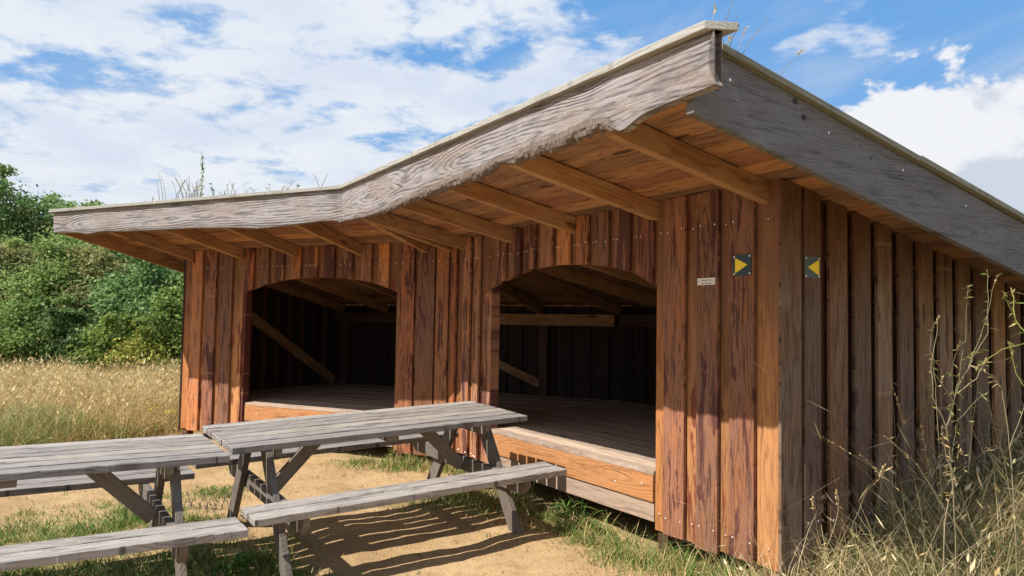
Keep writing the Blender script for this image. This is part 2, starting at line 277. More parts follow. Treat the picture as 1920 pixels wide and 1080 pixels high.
class MB:
    def __init__(s): s.v = []; s.f = []; s.mi = []; s.gc = []; s.r = []
    def raw(s, vs, fs, mi=0, gc=None, r=None):
        o = len(s.v); r = random.random() if r is None else r
        s.v += [tuple(v) for v in vs]; s.f += [tuple(i + o for i in f) for f in fs]; s.mi += [mi] * len(fs)
        s.gc += [tuple(g) for g in (gc or vs)]; s.r += [r] * len(vs)
    def prism(s, o, U, V, W, poly, w0, w1, grain='v', mi=0, r=None):
        """poly in (u, v) of frame o,U,V extruded along W from w0 to w1; grain runs along u or v"""
        o, U, V, W = Vector(o), Vector(U), Vector(V), Vector(W); n = len(poly)
        us = [p[0] for p in poly]; vs_ = [p[1] for p in poly]; cu, cv = (min(us) + max(us)) / 2, (min(vs_) + max(vs_)) / 2
        ox, oy, oz = random.uniform(0, 40), random.uniform(-0.05, 0.05), random.uniform(0.01, 0.08)
        vs, gc = [], []
        for w in (w0, w1):
            for (a, b) in poly:
                vs.append(o + U * a + V * b + W * w)
                x, y = (b, a - cu) if grain == 'v' else (a, b - cv)
                gc.append((x + ox, y + oy, (w - w0) + oz))
        fs = [tuple(range(n))[::-1], tuple(range(n, 2 * n))] + [(i, (i + 1) % n, n + (i + 1) % n, n + i) for i in range(n)]
        # orientation check
        nrm = (U.cross(V)).dot(W) * (w1 - w0)
        area = sum(poly[i][0] * poly[(i + 1) % n][1] - poly[(i + 1) % n][0] * poly[i][1] for i in range(n))
        if nrm * area < 0: fs = [f[::-1] for f in fs]
        s.raw(vs, fs, mi, gc, r)
    def box(s, o, U, V, W, u, v, w, grain='u', mi=0, r=None):
        s.prism(o, U, V, W, [(u[0], v[0]), (u[1], v[0]), (u[1], v[1]), (u[0], v[1])], w[0], w[1], grain, mi, r)
    def bar(s, a, b, side, width, thick, mi=0, r=None):
        """timber from a to b, its width along side, centred on the line"""
        a, b = Vector(a), Vector(b); U = (b - a); L = U.length; U.normalize()
        V = Vector(side); V = (V - U * V.dot(U)).normalized(); W = U.cross(V)
        s.box(a, U, V, W, (0, L), (-width / 2, width / 2), (-thick / 2, thick / 2), 'u', mi, r)
    def dot(s, c, nrm, rr=0.006, mi=1):
        c = Vector(c); nrm = Vector(nrm).normalized(); t = nrm.orthogonal().normalized(); q = nrm.cross(t)
        vs = [c + (t * math.cos(i * PI / 3) + q * math.sin(i * PI / 3)) * rr for i in range(6)]
        vs += [c + nrm * 0.003 + (t * math.cos(i * PI / 3) + q * math.sin(i * PI / 3)) * rr * 0.6 for i in range(6)]
        fs = [tuple(range(6, 12))] + [(i, (i + 1) % 6, 6 + (i + 1) % 6, 6 + i) for i in range(6)]
        s.raw(vs, fs, mi)
    def tube(s, pts, radii, n=6, mi=0, r=None):
        pts = [Vector(p) for p in pts]; vs = []; fs = []
        for i, p in enumerate(pts):
            d = (pts[min(i + 1, len(pts) - 1)] - pts[max(i - 1, 0)]).normalized(); a = d.orthogonal().normalized(); b = d.cross(a)
            if i and (a.dot(pa) < 0.2): a = (pa - d * pa.dot(d)).normalized(); b = d.cross(a)
            elif i: a = (pa - d * pa.dot(d)).normalized(); b = d.cross(a)
            pa = a
            for j in range(n): vs.append(p + (a * math.cos(2 * PI * j / n) + b * math.sin(2 * PI * j / n)) * radii[i])
        for i in range(len(pts) - 1):
            for j in range(n): fs.append((i * n + j, i * n + (j + 1) % n, (i + 1) * n + (j + 1) % n, (i + 1) * n + j))
        fs.append(tuple(range(n))[::-1]); fs.append(tuple(range((len(pts) - 1) * n, len(pts) * n)))
        s.raw(vs, fs, mi, None, r)
    def leaf(s, p, d, L, w, nrm=None, mi=0, r=None, droop=0.0):
        p = Vector(p); d = Vector(d).normalized(); sd_ = d.cross(Vector(nrm) if nrm else Vector((random.gauss(0, 1), random.gauss(0, 1), random.gauss(0, 1)))).normalized() * w / 2
        dn = Vector((0, 0, -droop))
        s.raw([p, p + d * L * 0.45 + sd_ + dn * 0.3, p + d * L + dn, p + d * L * 0.45 - sd_ + dn * 0.3], [(0, 1, 2, 3)], mi, None, r)
    def build(s, name, mats, parent=None, bevel=0.0, smooth=False, **tg):
        off = Vector(parent_origin(parent)) if parent is not None else Vector((0, 0, 0))
        me = bpy.data.meshes.new(name); me.from_pydata([Vector(v) - off for v in s.v], [], s.f); 
        for m_ in (mats if isinstance(mats, (list, tuple)) else [mats]): me.materials.append(m_)
        me.polygons.foreach_set('material_index', s.mi)
        a = me.attributes.new('gc', 'FLOAT_VECTOR', 'POINT'); a.data.foreach_set('vector', np.array(s.gc, dtype=np.float32).ravel())
        a = me.attributes.new('rnd', 'FLOAT', 'POINT'); a.data.foreach_set('value', np.array(s.r, dtype=np.float32))
        if smooth: me.shade_smooth()
        me.update(); o = bpy.data.objects.new(name, me); link(o, parent)
        if bevel:
            b = o.modifiers.new('Bevel', 'BEVEL'); b.width = bevel; b.segments = 2; b.limit_method = 'ANGLE'; b.angle_limit = rad(40)
        return tag(o, **tg)
LOCAL = set()                                        # parents whose children are built in the parent's own frame
def parent_origin(p):
    if p.name in LOCAL: return (0, 0, 0)
    o = Vector(p.location)
    while p.parent is not None and p.parent.name not in LOCAL: p = p.parent; o += Vector(p.location)
    return o

def np_mesh(name, verts, faces, mats, rnd=None, parent=None, mi=None):
    me = bpy.data.meshes.new(name); n, kf = faces.shape
    me.vertices.add(len(verts)); me.vertices.foreach_set('co', verts.astype(np.float32).ravel())
    me.loops.add(n * kf); me.loops.foreach_set('vertex_index', faces.astype(np.int32).ravel())
    me.polygons.add(n); me.polygons.foreach_set('loop_start', np.arange(0, n * kf, kf, dtype=np.int32))
    for m_ in (mats if isinstance(mats, (list, tuple)) else [mats]): me.materials.append(m_)
    if mi is not None: me.polygons.foreach_set('material_index', mi.astype(np.int32))
    me.update(calc_edges=True)
    if rnd is not None:
        a = me.attributes.new('rnd', 'FLOAT', 'POINT'); a.data.foreach_set('value', rnd.astype(np.float32))
    o = bpy.data.objects.new(name, me); link(o, parent); return o

# ------------------------------------------------------------------ plan of the shelter
X, Y, Z = Vector((1, 0, 0)), Vector((0, 1, 0)), Vector((0, 0, 1))
C = Vector((1.62193, 4.55582, 0)); J_LEN = 4.3557; E_LEN = 4.19; HALF = rad(16.0)
dR = Vector((-0.52371, 0.85190, 0)); iR = Vector((0.85190, 0.52371, 0))     # along the right front, inward
aL = math.atan2(dR.y, dR.x) + 2 * HALF
dL = Vector((math.cos(aL), math.sin(aL), 0)); iL = Vector((math.sin(aL), -math.cos(aL), 0))
if iL.y < 0: iL = -iL
J = C + dR * J_LEN
SL = 0.197                                            # roof falls this much per metre inwards
ZS = 2.515                                            # soffit height over the front wall
DEP = 3.18; TH = math.tan(HALF)
FR = (C, dR, iR); FL = (J, dL, iL)
def wp(fr, s, t, z): return fr[0] + fr[1] * s + fr[2] * t + Z * z
def zs(t): return ZS - SL * t

# ------------------------------------------------------------------ ground
YAW2 = 0.590
def tframe(yaw, tu, tv):
    u = Vector((math.cos(yaw) * math.cos(tu), math.sin(yaw) * math.cos(tu), math.sin(tu)))
    v = Vector((-math.sin(yaw) * math.cos(tv), math.cos(yaw) * math.cos(tv), math.sin(tv)))
    w = u.cross(v).normalized(); v = w.cross(u); return u, v, w
T2 = (Vector((-1.064, 5.971, 0.006)), tframe(0.590, 0.037, 0.042))
T1 = (Vector((-2.971, 4.540, -0.076)), tframe(0.567, 0.007, 0.021))
ctrl = []
for P0, (u, v, w) in (T2, T1):
    for a in (-1.1, 0, 1.1):
        for b in (-0.8, 0, 0.8): q = P0 + u * a + v * b; ctrl.append((q.x, q.y, q.z))
for s_v, z_v in ((-0.6, 0.0), (0, 0.0), (0.6, -0.01), (1.2, -0.01), (2.0, -0.01), (3.0, 0.0), (4.3, 0.03)):
    q = wp(FR, s_v, -0.1, 0); ctrl.append((q.x, q.y, z_v))
for t_v, z_v in ((0.6, 0.06), (1.2, 0.14), (2.0, 0.20), (3.2, 0.22)):
    q = wp(FR, -0.15, t_v, 0); ctrl.append((q.x, q.y, z_v))
for s_v in (1, 2.5, 4.2): q = wp(FL, s_v, -0.1, 0); ctrl.append((q.x, q.y, 0.04))
for x_, y_ in ((-7, 6), (-7, 10), (-5, 13), (-9, 16), (-2, 2.5), (1, 3), (3, 3), (5, 5), (6, 9), (-6, 2), (0, 0), (-1, 14), (3, 12)): ctrl.append((x_, y_, 0.0))
CT = np.array(ctrl)
def gz(x, y):
    x = np.atleast_1d(np.asarray(x, float)); y = np.atleast_1d(np.asarray(y, float)); sh = x.shape; x = x.ravel(); y = y.ravel()
    out = np.zeros(len(x))
    for i in range(0, len(x), 20000):
        d2 = (x[i:i+20000, None] - CT[:, 0]) ** 2 + (y[i:i+20000, None] - CT[:, 1]) ** 2
        w_ = 1 / (d2 + 0.02) ** 2; out[i:i+20000] = (w_ * CT[:, 2]).sum(1) / (w_.sum(1) + 1e-4)
    return out.reshape(sh)
def g1(x, y): return float(gz(x, y)[0])
def px2g(px, py, zref=0.0):
    """point of the ground seen at this place of the photograph (used only to look up where patches lie)"""
    a, b = px - 960, py - 540; u = c_ * a + s_ * b; v = -s_ * a + c_ * b
    d = rt0 * (u / F_PX) + fw - up0 * (v / F_PX); t = (zref - EYE) / d.z; return d.x * t, d.y * t
def at(px, py, depth):
    a, b = px - 960, py - 540; u = c_ * a + s_ * b; v = -s_ * a + c_ * b
    d = rt0 * (u / F_PX) + fw - up0 * (v / F_PX); t = depth / d.y; return Vector((d.x * t, d.y * t, EYE + d.z * t))
# patches of grass in the yard: photo place, radius (m), strength
PATCH = [(px, py, r, a) for px, py, r, a in [
    (250, 965, 0.42, 0.9), (130, 990, 0.5, 1.0), (20, 1000, 0.4, 0.8), (330, 985, 0.3, 0.9), (60, 960, 0.25, 0.5), (400, 925, 0.22, 1.0), (210, 940, 0.22, 0.4), (330, 930, 0.15, 0.4),
    (120, 1075, 0.5, 1.2), (300, 1060, 0.45, 1.2), (450, 1050, 0.33, 1.2), (520, 1075, 0.25, 1.0), (380, 1010, 0.3, 0.8), (520, 1010, 0.2, 0.5), (-60, 1050, 0.6, 1.1),
    (760, 880, 0.35, 1.0), (700, 870, 0.35, 0.8), (660, 860, 0.3, 0.7), (850, 940, 0.35, 1.0), (780, 945, 0.25, 0.6), (930, 955, 0.35, 0.9), (1030, 960, 0.4, 1.0), (1090, 985, 0.35, 1.2),
    (1150, 1010, 0.35, 1.2), (1210, 1040, 0.35, 1.4), (1270, 1060, 0.35, 1.5), (1340, 1078, 0.35, 1.5), (1400, 1100, 0.4, 1.5), (1480, 1110, 0.5, 1.5), (1150, 985, 0.4, 1.2), (580, 860, 0.25, 0.6)]]
PW = np.array([(*px2g(px, py), r, a) for px, py, r, a in PATCH])
def grassiness(x, y):
    """0 bare sand .. 1+ grass"""
    x = np.asarray(x, float); y = np.asarray(y, float)
    g = np.zeros(x.shape)
    for (cx, cy, r, a) in PW: g = np.maximum(g, a * np.exp(-(((x - cx) ** 2 + (y - cy) ** 2) / r ** 2)))
    # side yard right of the corner, everything right of a line
    P = (x - C.x) * dR.x + (y - C.y) * dR.y; T = (x - C.x) * iR.x + (y - C.y) * iR.y
    g = np.maximum(g, np.clip((0.05 - P + np.minimum(T + 0.2, 0) * 0.35) / 0.25, 0, 1) * np.where(T > -0.55, 1.3, 0.0))
    g = np.maximum(g, np.clip((T + 0.22) / 0.15, 0, 1) * 0.8 * (P < J_LEN))
    # meadow to the left, beyond a line
    m = meadow(x, y); return np.maximum(g, m * 1.2)
EDGE_A = np.array(px2g(345, 815)); EDGE_B = np.array(px2g(0, 868))
def meadow(x, y):
    d = EDGE_B - EDGE_A; n = np.array([-d[1], d[0]]); n /= np.linalg.norm(n)
    if n[1] < 0: n = -n
    q = (x - EDGE_A[0]) * n[0] + (y - EDGE_A[1]) * n[1]
    Pl = (x - J.x) * dL.x + (y - J.y) * dL.y
    Tl = (x - J.x) * iL.x + (y - J.y) * iL.y
    ins = (Pl < E_LEN + 0.05) & (Tl < 7)
    return np.where(ins, 0.0, np.clip(q / 0.5 + 0.5, 0, 1))

def make_ground():
    def axis(lo, hi, step, far, grow=1.18):
        a = list(np.arange(lo, hi, step)); st = step; v = hi
        while v < far: a.append(v); st *= grow; v += st
        st = step; v = lo - step; b = []
        while v > -far: b.append(v); st *= grow; v -= st
        return np.array(b[::-1] + a)
    xs = axis(-5.5, 4.0, 0.04, 900); ys = axis(3.4, 9.5, 0.04, 900)
    gx, gy = np.meshgrid(xs, ys); n, m_ = gx.shape
    z = gz(gx, gy)
    near = (gx > -9) & (gx < 7) & (gy > 2) & (gy < 13)
    idx = np.argwhere(near)
    for i, j in idx:
        p = Vector((gx[i, j], gy[i, j], 0))
        z[i, j] += 0.018 * mnoise.noise(p * 2.1) + 0.011 * mnoise.noise(p * 6.5) + 0.0035 * mnoise.noise(p * 17)
    verts = np.stack([gx.ravel(), gy.ravel(), z.ravel()], 1)
    ii, jj = np.meshgrid(np.arange(n - 1), np.arange(m_ - 1), indexing='ij'); a = (ii * m_ + jj).ravel()
    faces = np.stack([a, a + 1, a + m_ + 1, a + m_], 1)
    m, k, b, out = newmat('sandy yard and meadow soil')
    pos = k.n('ShaderNodeNewGeometry').outputs['Position']; ga = attr(k, 'rnd', 'Fac')
    n1 = k.noise(pos, 1.3, 5, 0.6); n2 = k.noise(pos, 9, 5, 0.65); n3 = k.noise(pos, 60, 4, 0.7)
    sand = k.mix(k.mr(n1, 0.35, 0.65), (0.36, 0.235, 0.115), (0.47, 0.325, 0.165))
    sand = k.mix(k.m('MULTIPLY', k.mr(n2, 0.5, 0.72), 0.7), sand, (0.29, 0.18, 0.095))
    sand = k.mix(k.m('MULTIPLY', k.mr(n3, 0.56, 0.68), 0.7), sand, (0.15, 0.095, 0.055))
    sand = k.mix(k.m('MULTIPLY', k.mr(n3, 0.34, 0.26), 0.5), sand, (0.72, 0.58, 0.40))
    straw = k.mix(n3, (0.20, 0.15, 0.06), (0.44, 0.33, 0.16))
    f = k.mr(k.m('ADD', ga, k.m('MULTIPLY', k.m('SUBTRACT', n2, 0.5), 0.9)), 0.3, 0.75)
    k.set(b.inputs['Base Color'], k.mix(f, sand, straw)); b.inputs['Roughness'].default_value = 0.95; b.inputs['Specular IOR Level'].default_value = 0.1
    bp = k.n('ShaderNodeBump'); bp.inputs['Strength'].default_value = 1.0; bp.inputs['Distance'].default_value = 0.02
    k.set(bp.inputs['Height'], k.m('ADD', k.m('MULTIPLY', n3, 0.5), k.m('MULTIPLY', n2, 1.0))); k.t.links.new(bp.outputs[0], b.inputs['Normal'])
    o = np_mesh('ground', verts, faces, m, grassiness(gx, gy).ravel()); o.data.shade_smooth()
    tag(o, kind='structure')
make_ground()

# ------------------------------------------------------------------ grass blades (numpy)
def blades(name, pts, h, w, lean, mat, tone, kind='stuff', label=None, seg=3, heads=0.0, cat=None, bend=1.0, dirbias=None):
    """pts (n,2); h, w, lean, tone arrays; each blade a bent tapering ribbon"""
    n = len(pts); x, y = pts[:, 0], pts[:, 1]; z = gz(x, y) - 0.01
    az = rng.uniform(0, 2 * PI, n)
    if dirbias is not None: az = np.where(rng.random(n) < 0.55, dirbias + rng.normal(0, 0.7, n), az)
    fx, fy = np.cos(az), np.sin(az); sa = rng.uniform(0, 2 * PI, n); sx, sy = np.cos(sa), np.sin(sa)
    V = np.zeros((n, 2 * seg + 1, 3)); tt = np.linspace(0, 1, seg + 1)
    kink = rng.uniform(1.5, 3.2, n)
    for i, t in enumerate(tt):
        out = lean * h * (t * 0.25 + 0.75 * t ** kink) * bend; zz = h * t * np.sqrt(np.clip(1 - (lean * 0.75 * t) ** 2, 0.12, 1)) - 0.18 * h * np.clip(lean - 0.7, 0, 1) * t ** 3
        cx, cy, cz = x + fx * out, y + fy * out, z + zz; ww = w / 2 * (1 - 0.75 * t)
        if i < seg:
            V[:, 2 * i] = np.stack([cx - sx * ww, cy - sy * ww, cz], 1); V[:, 2 * i + 1] = np.stack([cx + sx * ww, cy + sy * ww, cz], 1)
        else: V[:, 2 * i] = np.stack([cx, cy, cz], 1)
    base = (np.arange(n) * (2 * seg + 1))[:, None]; T = []
    for i in range(seg - 1): T += [(2*i, 2*i+1, 2*i+3), (2*i, 2*i+3, 2*i+2)]
    T.append((2 * seg - 2, 2 * seg - 1, 2 * seg))
    F = (base[:, None, :] + np.array(T)[None]).reshape(-1, 3)
    R = np.repeat(tone, 2 * seg + 1)
    VV = V.reshape(-1, 3)
    if heads > 0:                                    # seed heads: little spindles on the tips
        k_ = np.where(rng.random(n) < heads)[0]; tip = V[k_, 2 * seg]; pre = V[k_, 2 * seg - 2]
        d = tip - pre; d /= np.linalg.norm(d, axis=1)[:, None] + 1e-9; L = h[k_][:, None] * rng.uniform(0.12, 0.22, (len(k_), 1)); ws = np.maximum(w[k_] * 1.5, 0.005)[:, None]
        s3 = np.stack([sx[k_], sy[k_], np.zeros(len(k_))], 1)
        H = np.stack([tip, tip + d * L * 0.4 + s3 * ws, tip + d * L, tip + d * L * 0.4 - s3 * ws], 1)
        b2 = (len(VV) + np.arange(len(k_)) * 4)[:, None]
        F = np.concatenate([F, (b2[:, None, :] + np.array([(0, 1, 2), (0, 2, 3)])[None]).reshape(-1, 3)])
        VV = np.concatenate([VV, H.reshape(-1, 3)]); R = np.concatenate([R, np.repeat(np.clip(tone[k_] + 0.15, 0, 1), 4)])
    o = np_mesh(name, VV, F, mat, R); return tag(o, label, cat, None, kind)

def inside_building(x, y, pad=0.0):
    a = ((x - C.x) * dR.x + (y - C.y) * dR.y, (x - C.x) * iR.x + (y - C.y) * iR.y)
    b = ((x - J.x) * dL.x + (y - J.y) * dL.y, (x - J.x) * iL.x + (y - J.y) * iL.y)
    ra = (a[0] > -pad) & (a[0] < J_LEN + 1.5) & (a[1] > -pad) & (a[1] < DEP + pad)
    rb = (b[0] > -1.5) & (b[0] < E_LEN + pad) & (b[1] > -pad) & (b[1] < DEP + pad)
    return (ra & (b[1] > -pad)) | (rb & (a[1] > -pad))
def fbm(x, y, sc, off=0.0):
    v = np.zeros(x.shape)
    for i in range(len(x)): v[i] = mnoise.noise(Vector((x[i] * sc + off, y[i] * sc, off)))
    return v

def make_meadow():
    # polar-ish sampling: density falls with distance, blades get wider
    N = 150000
    dpt = 6.2 + (rng.random(N) ** 0.85) * 15.3
    ang = rng.uniform(-0.98, -0.36, N)
    x, y = dpt * ang * 0.95, dpt
    mk = (meadow(x, y) > rng.random(N)) & ~inside_building(x, y, 0.1); x, y, dpt = x[mk], y[mk], dpt[mk]; n = len(x)
    cl = fbm(x, y, 0.9, 3.0); cl2 = fbm(x, y, 0.40, 9.0) * 1.3
    h = (0.36 + 0.30 * cl + 0.28 * rng.random(n)) * np.clip((dpt - 4.5) / 3, 0.35, 1)
    edge = meadow(x, y); h *= 0.55 + 0.45 * edge
    far = dpt > 19.3; h = np.where(far & (rng.random(n) < 0.3), h * rng.uniform(1.2, 3.0, n), h)
    w = 0.0030 + dpt * 0.00050
    green = np.clip((11.2 - dpt) / 2.2 + cl * 2.2, 0, 1) * 0.85 + np.clip(cl2 - 0.05, 0, 1) * 1.2
    isg = rng.random(n) < np.clip(green, 0.22, 0.88)
    lean = rng.uniform(0.25, 1.4, n)
    p = np.stack([x, y], 1)
    blades('dry_meadow_grass', p[~isg], h[~isg], w[~isg], lean[~isg], M['dry_grass'], np.clip(0.45 + 0.35 * cl[~isg] + rng.normal(0, 0.2, (~isg).sum()), 0, 0.92), label='tall dry golden meadow grass left of the shelter', cat='grass', heads=0.16)
    blades('half_green_grass', p[isg], h[isg] * 0.8, w[isg] * 1.2, lean[isg] + 0.1, M['mid_grass'], np.clip(rng.normal(0.5, 0.28, isg.sum()), 0, 1), label='yellow green grass growing through the dry meadow', cat='grass')
make_meadow()

def make_yard_grass():
    N = 230000
    x = rng.uniform(-5.5, 2.2, N); y = rng.uniform(3.2, 8.6, N)
    g = grassiness(x, y) * (1 - np.clip(meadow(x, y), 0, 1)); 
    P = (x - C.x) * dR.x + (y - C.y) * dR.y; T = (x - C.x) * iR.x + (y - C.y) * iR.y
    g = np.clip(g * (1.15 + 1.1 * fbm(x, y, 4.5, 2.0)), 0, 1.3)
    mk = (g * 0.85 > rng.random(N)) & (P > 0.02) & (T < 0.05) & ~inside_building(x, y, -0.1)
    mk &= ~((T > -0.20) & (P > 0.95) & (P < 3.7) & (rng.random(N) < 0.85))
    mk &= ~((P < 1.1) & (rng.random(N) < 0.35))
    sc = (rng.random(N) < 0.010) & (T < 0) & (P > 0)
    mk |= sc; x, y, g, P, T = x[mk], y[mk], g[mk], P[mk], T[mk]; n = len(x)
    cl = fbm(x, y, 3.0, 5.0)
    longer = np.clip(1 + T / 1.1, 0, 1) * (P < 5)        # taller near the wall foot
    h = (0.035 + 0.065 * rng.random(n) ** 1.5) * (1 + 0.5 * cl) * (0.6 + 0.5 * np.clip(g, 0, 1.2)) + longer * 0.20 * rng.random(n) ** 1.8 * np.clip(g, 0, 1)
    lean = rng.uniform(0.3, 1.05, n); w = rng.uniform(0.0045, 0.0095, n)
    dry = rng.random(n) < np.where(longer > 0.3, 0.40, 0.20)
    p = np.stack([x, y], 1)
    blades('short_green_grass', p[~dry], h[~dry], w[~dry], lean[~dry], M['green_grass'], np.clip(rng.normal(0.5, 0.28, (~dry).sum()) - 0.15 * cl[~dry], 0, 1), label='short green grass in patches on the sandy yard', cat='grass')
    blades('withered_yard_grass', p[dry], h[dry] * 1.1, w[dry] * 0.8, lean[dry], M['dry_grass'], np.clip(rng.normal(0.6, 0.25, dry.sum()), 0, 0.95), label='withered straw coloured grass on the sandy yard', cat='grass')
make_yard_grass()

def make_wall_grass():
    # rank grass along the right side wall and around the corner
    N = 90000
    P = rng.uniform(-2.6, 0.25, N); T = rng.uniform(-0.75, 4.2, N)
    x = C.x + dR.x * P + iR.x * T; y = C.y + dR.y * P + iR.y * T
    mk = (~inside_building(x, y, 0.0)) & (rng.random(N) < np.clip(0.75 + 0.6 * T, 0.12, 1.0)) & (T > -0.55 - 0.25 * P - 0.2)
    x, y, P, T = x[mk], y[mk], P[mk], T[mk]; n = len(x); cl = fbm(x, y, 2.2, 1.0)
    h = (0.12 + 0.34 * rng.random(n) ** 1.6 + 0.16 * cl) * np.clip(0.8 + 0.4 * T, 0.45, 1.6)
    tall = rng.random(n) < 0.06; h = np.where(tall, h * 2.0 + 0.14, h)
    h = np.where(T < 0.1, h * 0.8, h)
    lean = rng.uniform(0.3, 1.3, n); w = rng.uniform(0.0035, 0.0095, n); w = np.where(tall, 0.0030, w)
    tone = np.clip(rng.normal(0.42, 0.34, n) + cl * 0.3 + np.where(tall, 0.35, 0) + np.where(T < 0.3, 0.22, 0), 0, 1)
    blades('rank_wall_grass', np.stack([x, y], 1), h, w, lean, M['wall_grass'], tone, label='rank tangled green and straw grass along the right side wall', cat='grass', seg=4, heads=0.10)
make_wall_grass()

def make_litter():
    N = 5200
    x = rng.uniform(-5.5, 1.6, N); y = rng.uniform(3.3, 9.0, N); mk = ~inside_building(x, y, 0.05) & (meadow(x, y) < 0.5); x, y = x[mk], y[mk]; n = len(x)
    blades('straw_litter', np.stack([x, y], 1), rng.uniform(0.012, 0.05, n), rng.uniform(0.002, 0.005, n), rng.uniform(2.0, 4.5, n), M['wall_grass'], np.clip(rng.normal(0.55, 0.3, n), 0, 1), label='bits of straw and leaf litter strewn over the yard', cat='litter', seg=2)
    N = 1500; x = rng.uniform(-5.0, 1.6, N); y = rng.uniform(3.3, 8.5, N); mk = ~inside_building(x, y, 0.0) & (meadow(x, y) < 0.5); x, y = x[mk], y[mk]; n = len(x); z = gz(x, y)
    oc = np.array([(1, 0, 0), (0, 1, 0), (-1, 0, 0), (0, -1, 0), (0, 0, 1), (0, 0, -1)], float); of = np.array([(0, 1, 4), (1, 2, 4), (2, 3, 4), (3, 0, 4), (1, 0, 5), (2, 1, 5), (3, 2, 5), (0, 3, 5)])
    sz = 0.003 + 0.011 * rng.random(n) ** 4
    V = oc[None] * (sz[:, None, None] * rng.uniform(0.6, 1.2, (n, 6, 1))) * np.array([1, 1, 0.6]) ; a = rng.uniform(0, 6.28, n); ca, sa = np.cos(a)[:, None], np.sin(a)[:, None]
    V = np.stack([V[..., 0] * ca - V[..., 1] * sa + x[:, None], V[..., 0] * sa + V[..., 1] * ca + y[:, None], V[..., 2] + z[:, None] + 0.003], 2).reshape(-1, 3)
    F = ((np.arange(n) * 6)[:, None, None] + of[None]).reshape(-1, 3)
    o = np_mesh('gravel', V, F, plain('small stones', (0.30, 0.24, 0.18), 0.9, noise=0.6, scale=3), np.repeat(rng.random(n), 6)); tag(o, 'small stones and crumbs scattered on the sandy yard', 'gravel', None, 'stuff')
make_litter()

# ------------------------------------------------------------------ the shelter
shelter = empty('timber_shelter', C, 'brown board clad timber shelter with turf roof, two arched openings and grey live edge fascia', 'shelter')

ARCH_R = [(1.10, 1.905), (1.243, 1.978), (1.394, 2.021), (1.586, 2.065), (1.93, 2.105), (2.31, 2.124), (2.731, 2.112), (3.10, 2.055), (3.277, 2.012), (3.557, 1.95), (3.73, 1.90)]
ARCH_L = [(0.72, 1.945), (0.748, 1.954), (0.906, 2.02), (1.134, 2.075), (1.446, 2.115), (1.849, 2.133), (2.353, 2.113), (2.701, 2.057), (3.013, 1.97), (3.15, 1.931)]
def interp(tab, x):
    xs = [a for a, b in tab]; ys = [b for a, b in tab]; return float(np.interp(x, xs, ys))

def clad_wall(fr, s0, s1, bottom, top, outers, opening=None, arch=None, mats=None, name='wall', slope_axis=False, screws=None, label=None, rec=0.006):
    """board-on-board cladding; fr = (origin, along, inward). outers = list of (a,b) outer boards, gaps get inner boards."""
    mb = MB(); o, d, i = fr
    top_f = top if callable(top) else (lambda s: top); bot_f = bottom if callable(bottom) else (lambda s: bottom)
    def board(a, b, w0, w1, mi, jit=0.0):
        a, b = max(a, s0), min(b, s1)
        if b - a < 0.01: return
        cuts = [a]
        jb = random.uniform(-jit, jit)
        def low(s):
            if opening and opening[0] <= s <= opening[1]: return interp(arch, s) + random.uniform(-0.003, 0.003)
            return bot_f((a + b) / 2) + jb
        segs = [(a, b)]
        if opening:                                  # split at the jambs
            segs = []; pts = sorted({a, b, *[q for q in opening if a < q < b]})
            for p, q in zip(pts, pts[1:]): segs.append((p, q))
        r = random.random()
        for p, q in segs:
            mid = (p + q) / 2
            inside = opening and opening[0] <= mid <= opening[1]
            lowpts = [(s, interp(arch, s)) for s in np.linspace(p, q, 5)] if inside else [(p, bot_f(mid) + jb), (q, bot_f(mid) + jb + random.uniform(-jit, jit) * 0.4)]
            poly = [(q, top_f(q)), (p, top_f(p))] + lowpts if False else lowpts + [(q, top_f(q)), (p, top_f(p))]
            mb.prism(o, d, Z, i, poly, w0, w1, 'v', mi, r)
    edge = s0; jit = 0.014
    inn = []
    for (a, b) in outers:
        inn.append((edge - 0.03, a + 0.03)); edge = b
        board(a, b, -0.024, -0.001, 0, jit)
    inn.append((edge - 0.03, s1))
    for a, b in inn: board(a, b, rec, rec + 0.022, 1, 0.006)
    if screws:
        for zz in screws:
            for (a, b) in outers:
                for s in (a + 0.03, b - 0.03):
                    if opening and opening[0] < s < opening[1] and zz < 1.9: continue
                    if random.random() < 0.9: mb.dot(o + d * s + Z * (zz + random.uniform(-0.012, 0.012)) - i * 0.0245, -i, 0.0065, 2)
            for a, b in inn:
                s = (a + b) / 2
                if s0 + .02 < s < s1 and not (opening and opening[0] < s < opening[1] and zz < 1.9): mb.dot(o + d * s + Z * zz - i * 0.0005, -i, 0.0065, 2)
    return mb.build(name, mats, shelter, label=label)
def outers_list(s0, s1, first, wid, per, jit=0.012):
    L = []; a = first
    while a + wid < s1 + 0.02:
        L.append((a + random.uniform(-jit, jit), a + wid + random.uniform(-jit, jit))); a += per + random.uniform(-jit, jit) * 0.5
    return L

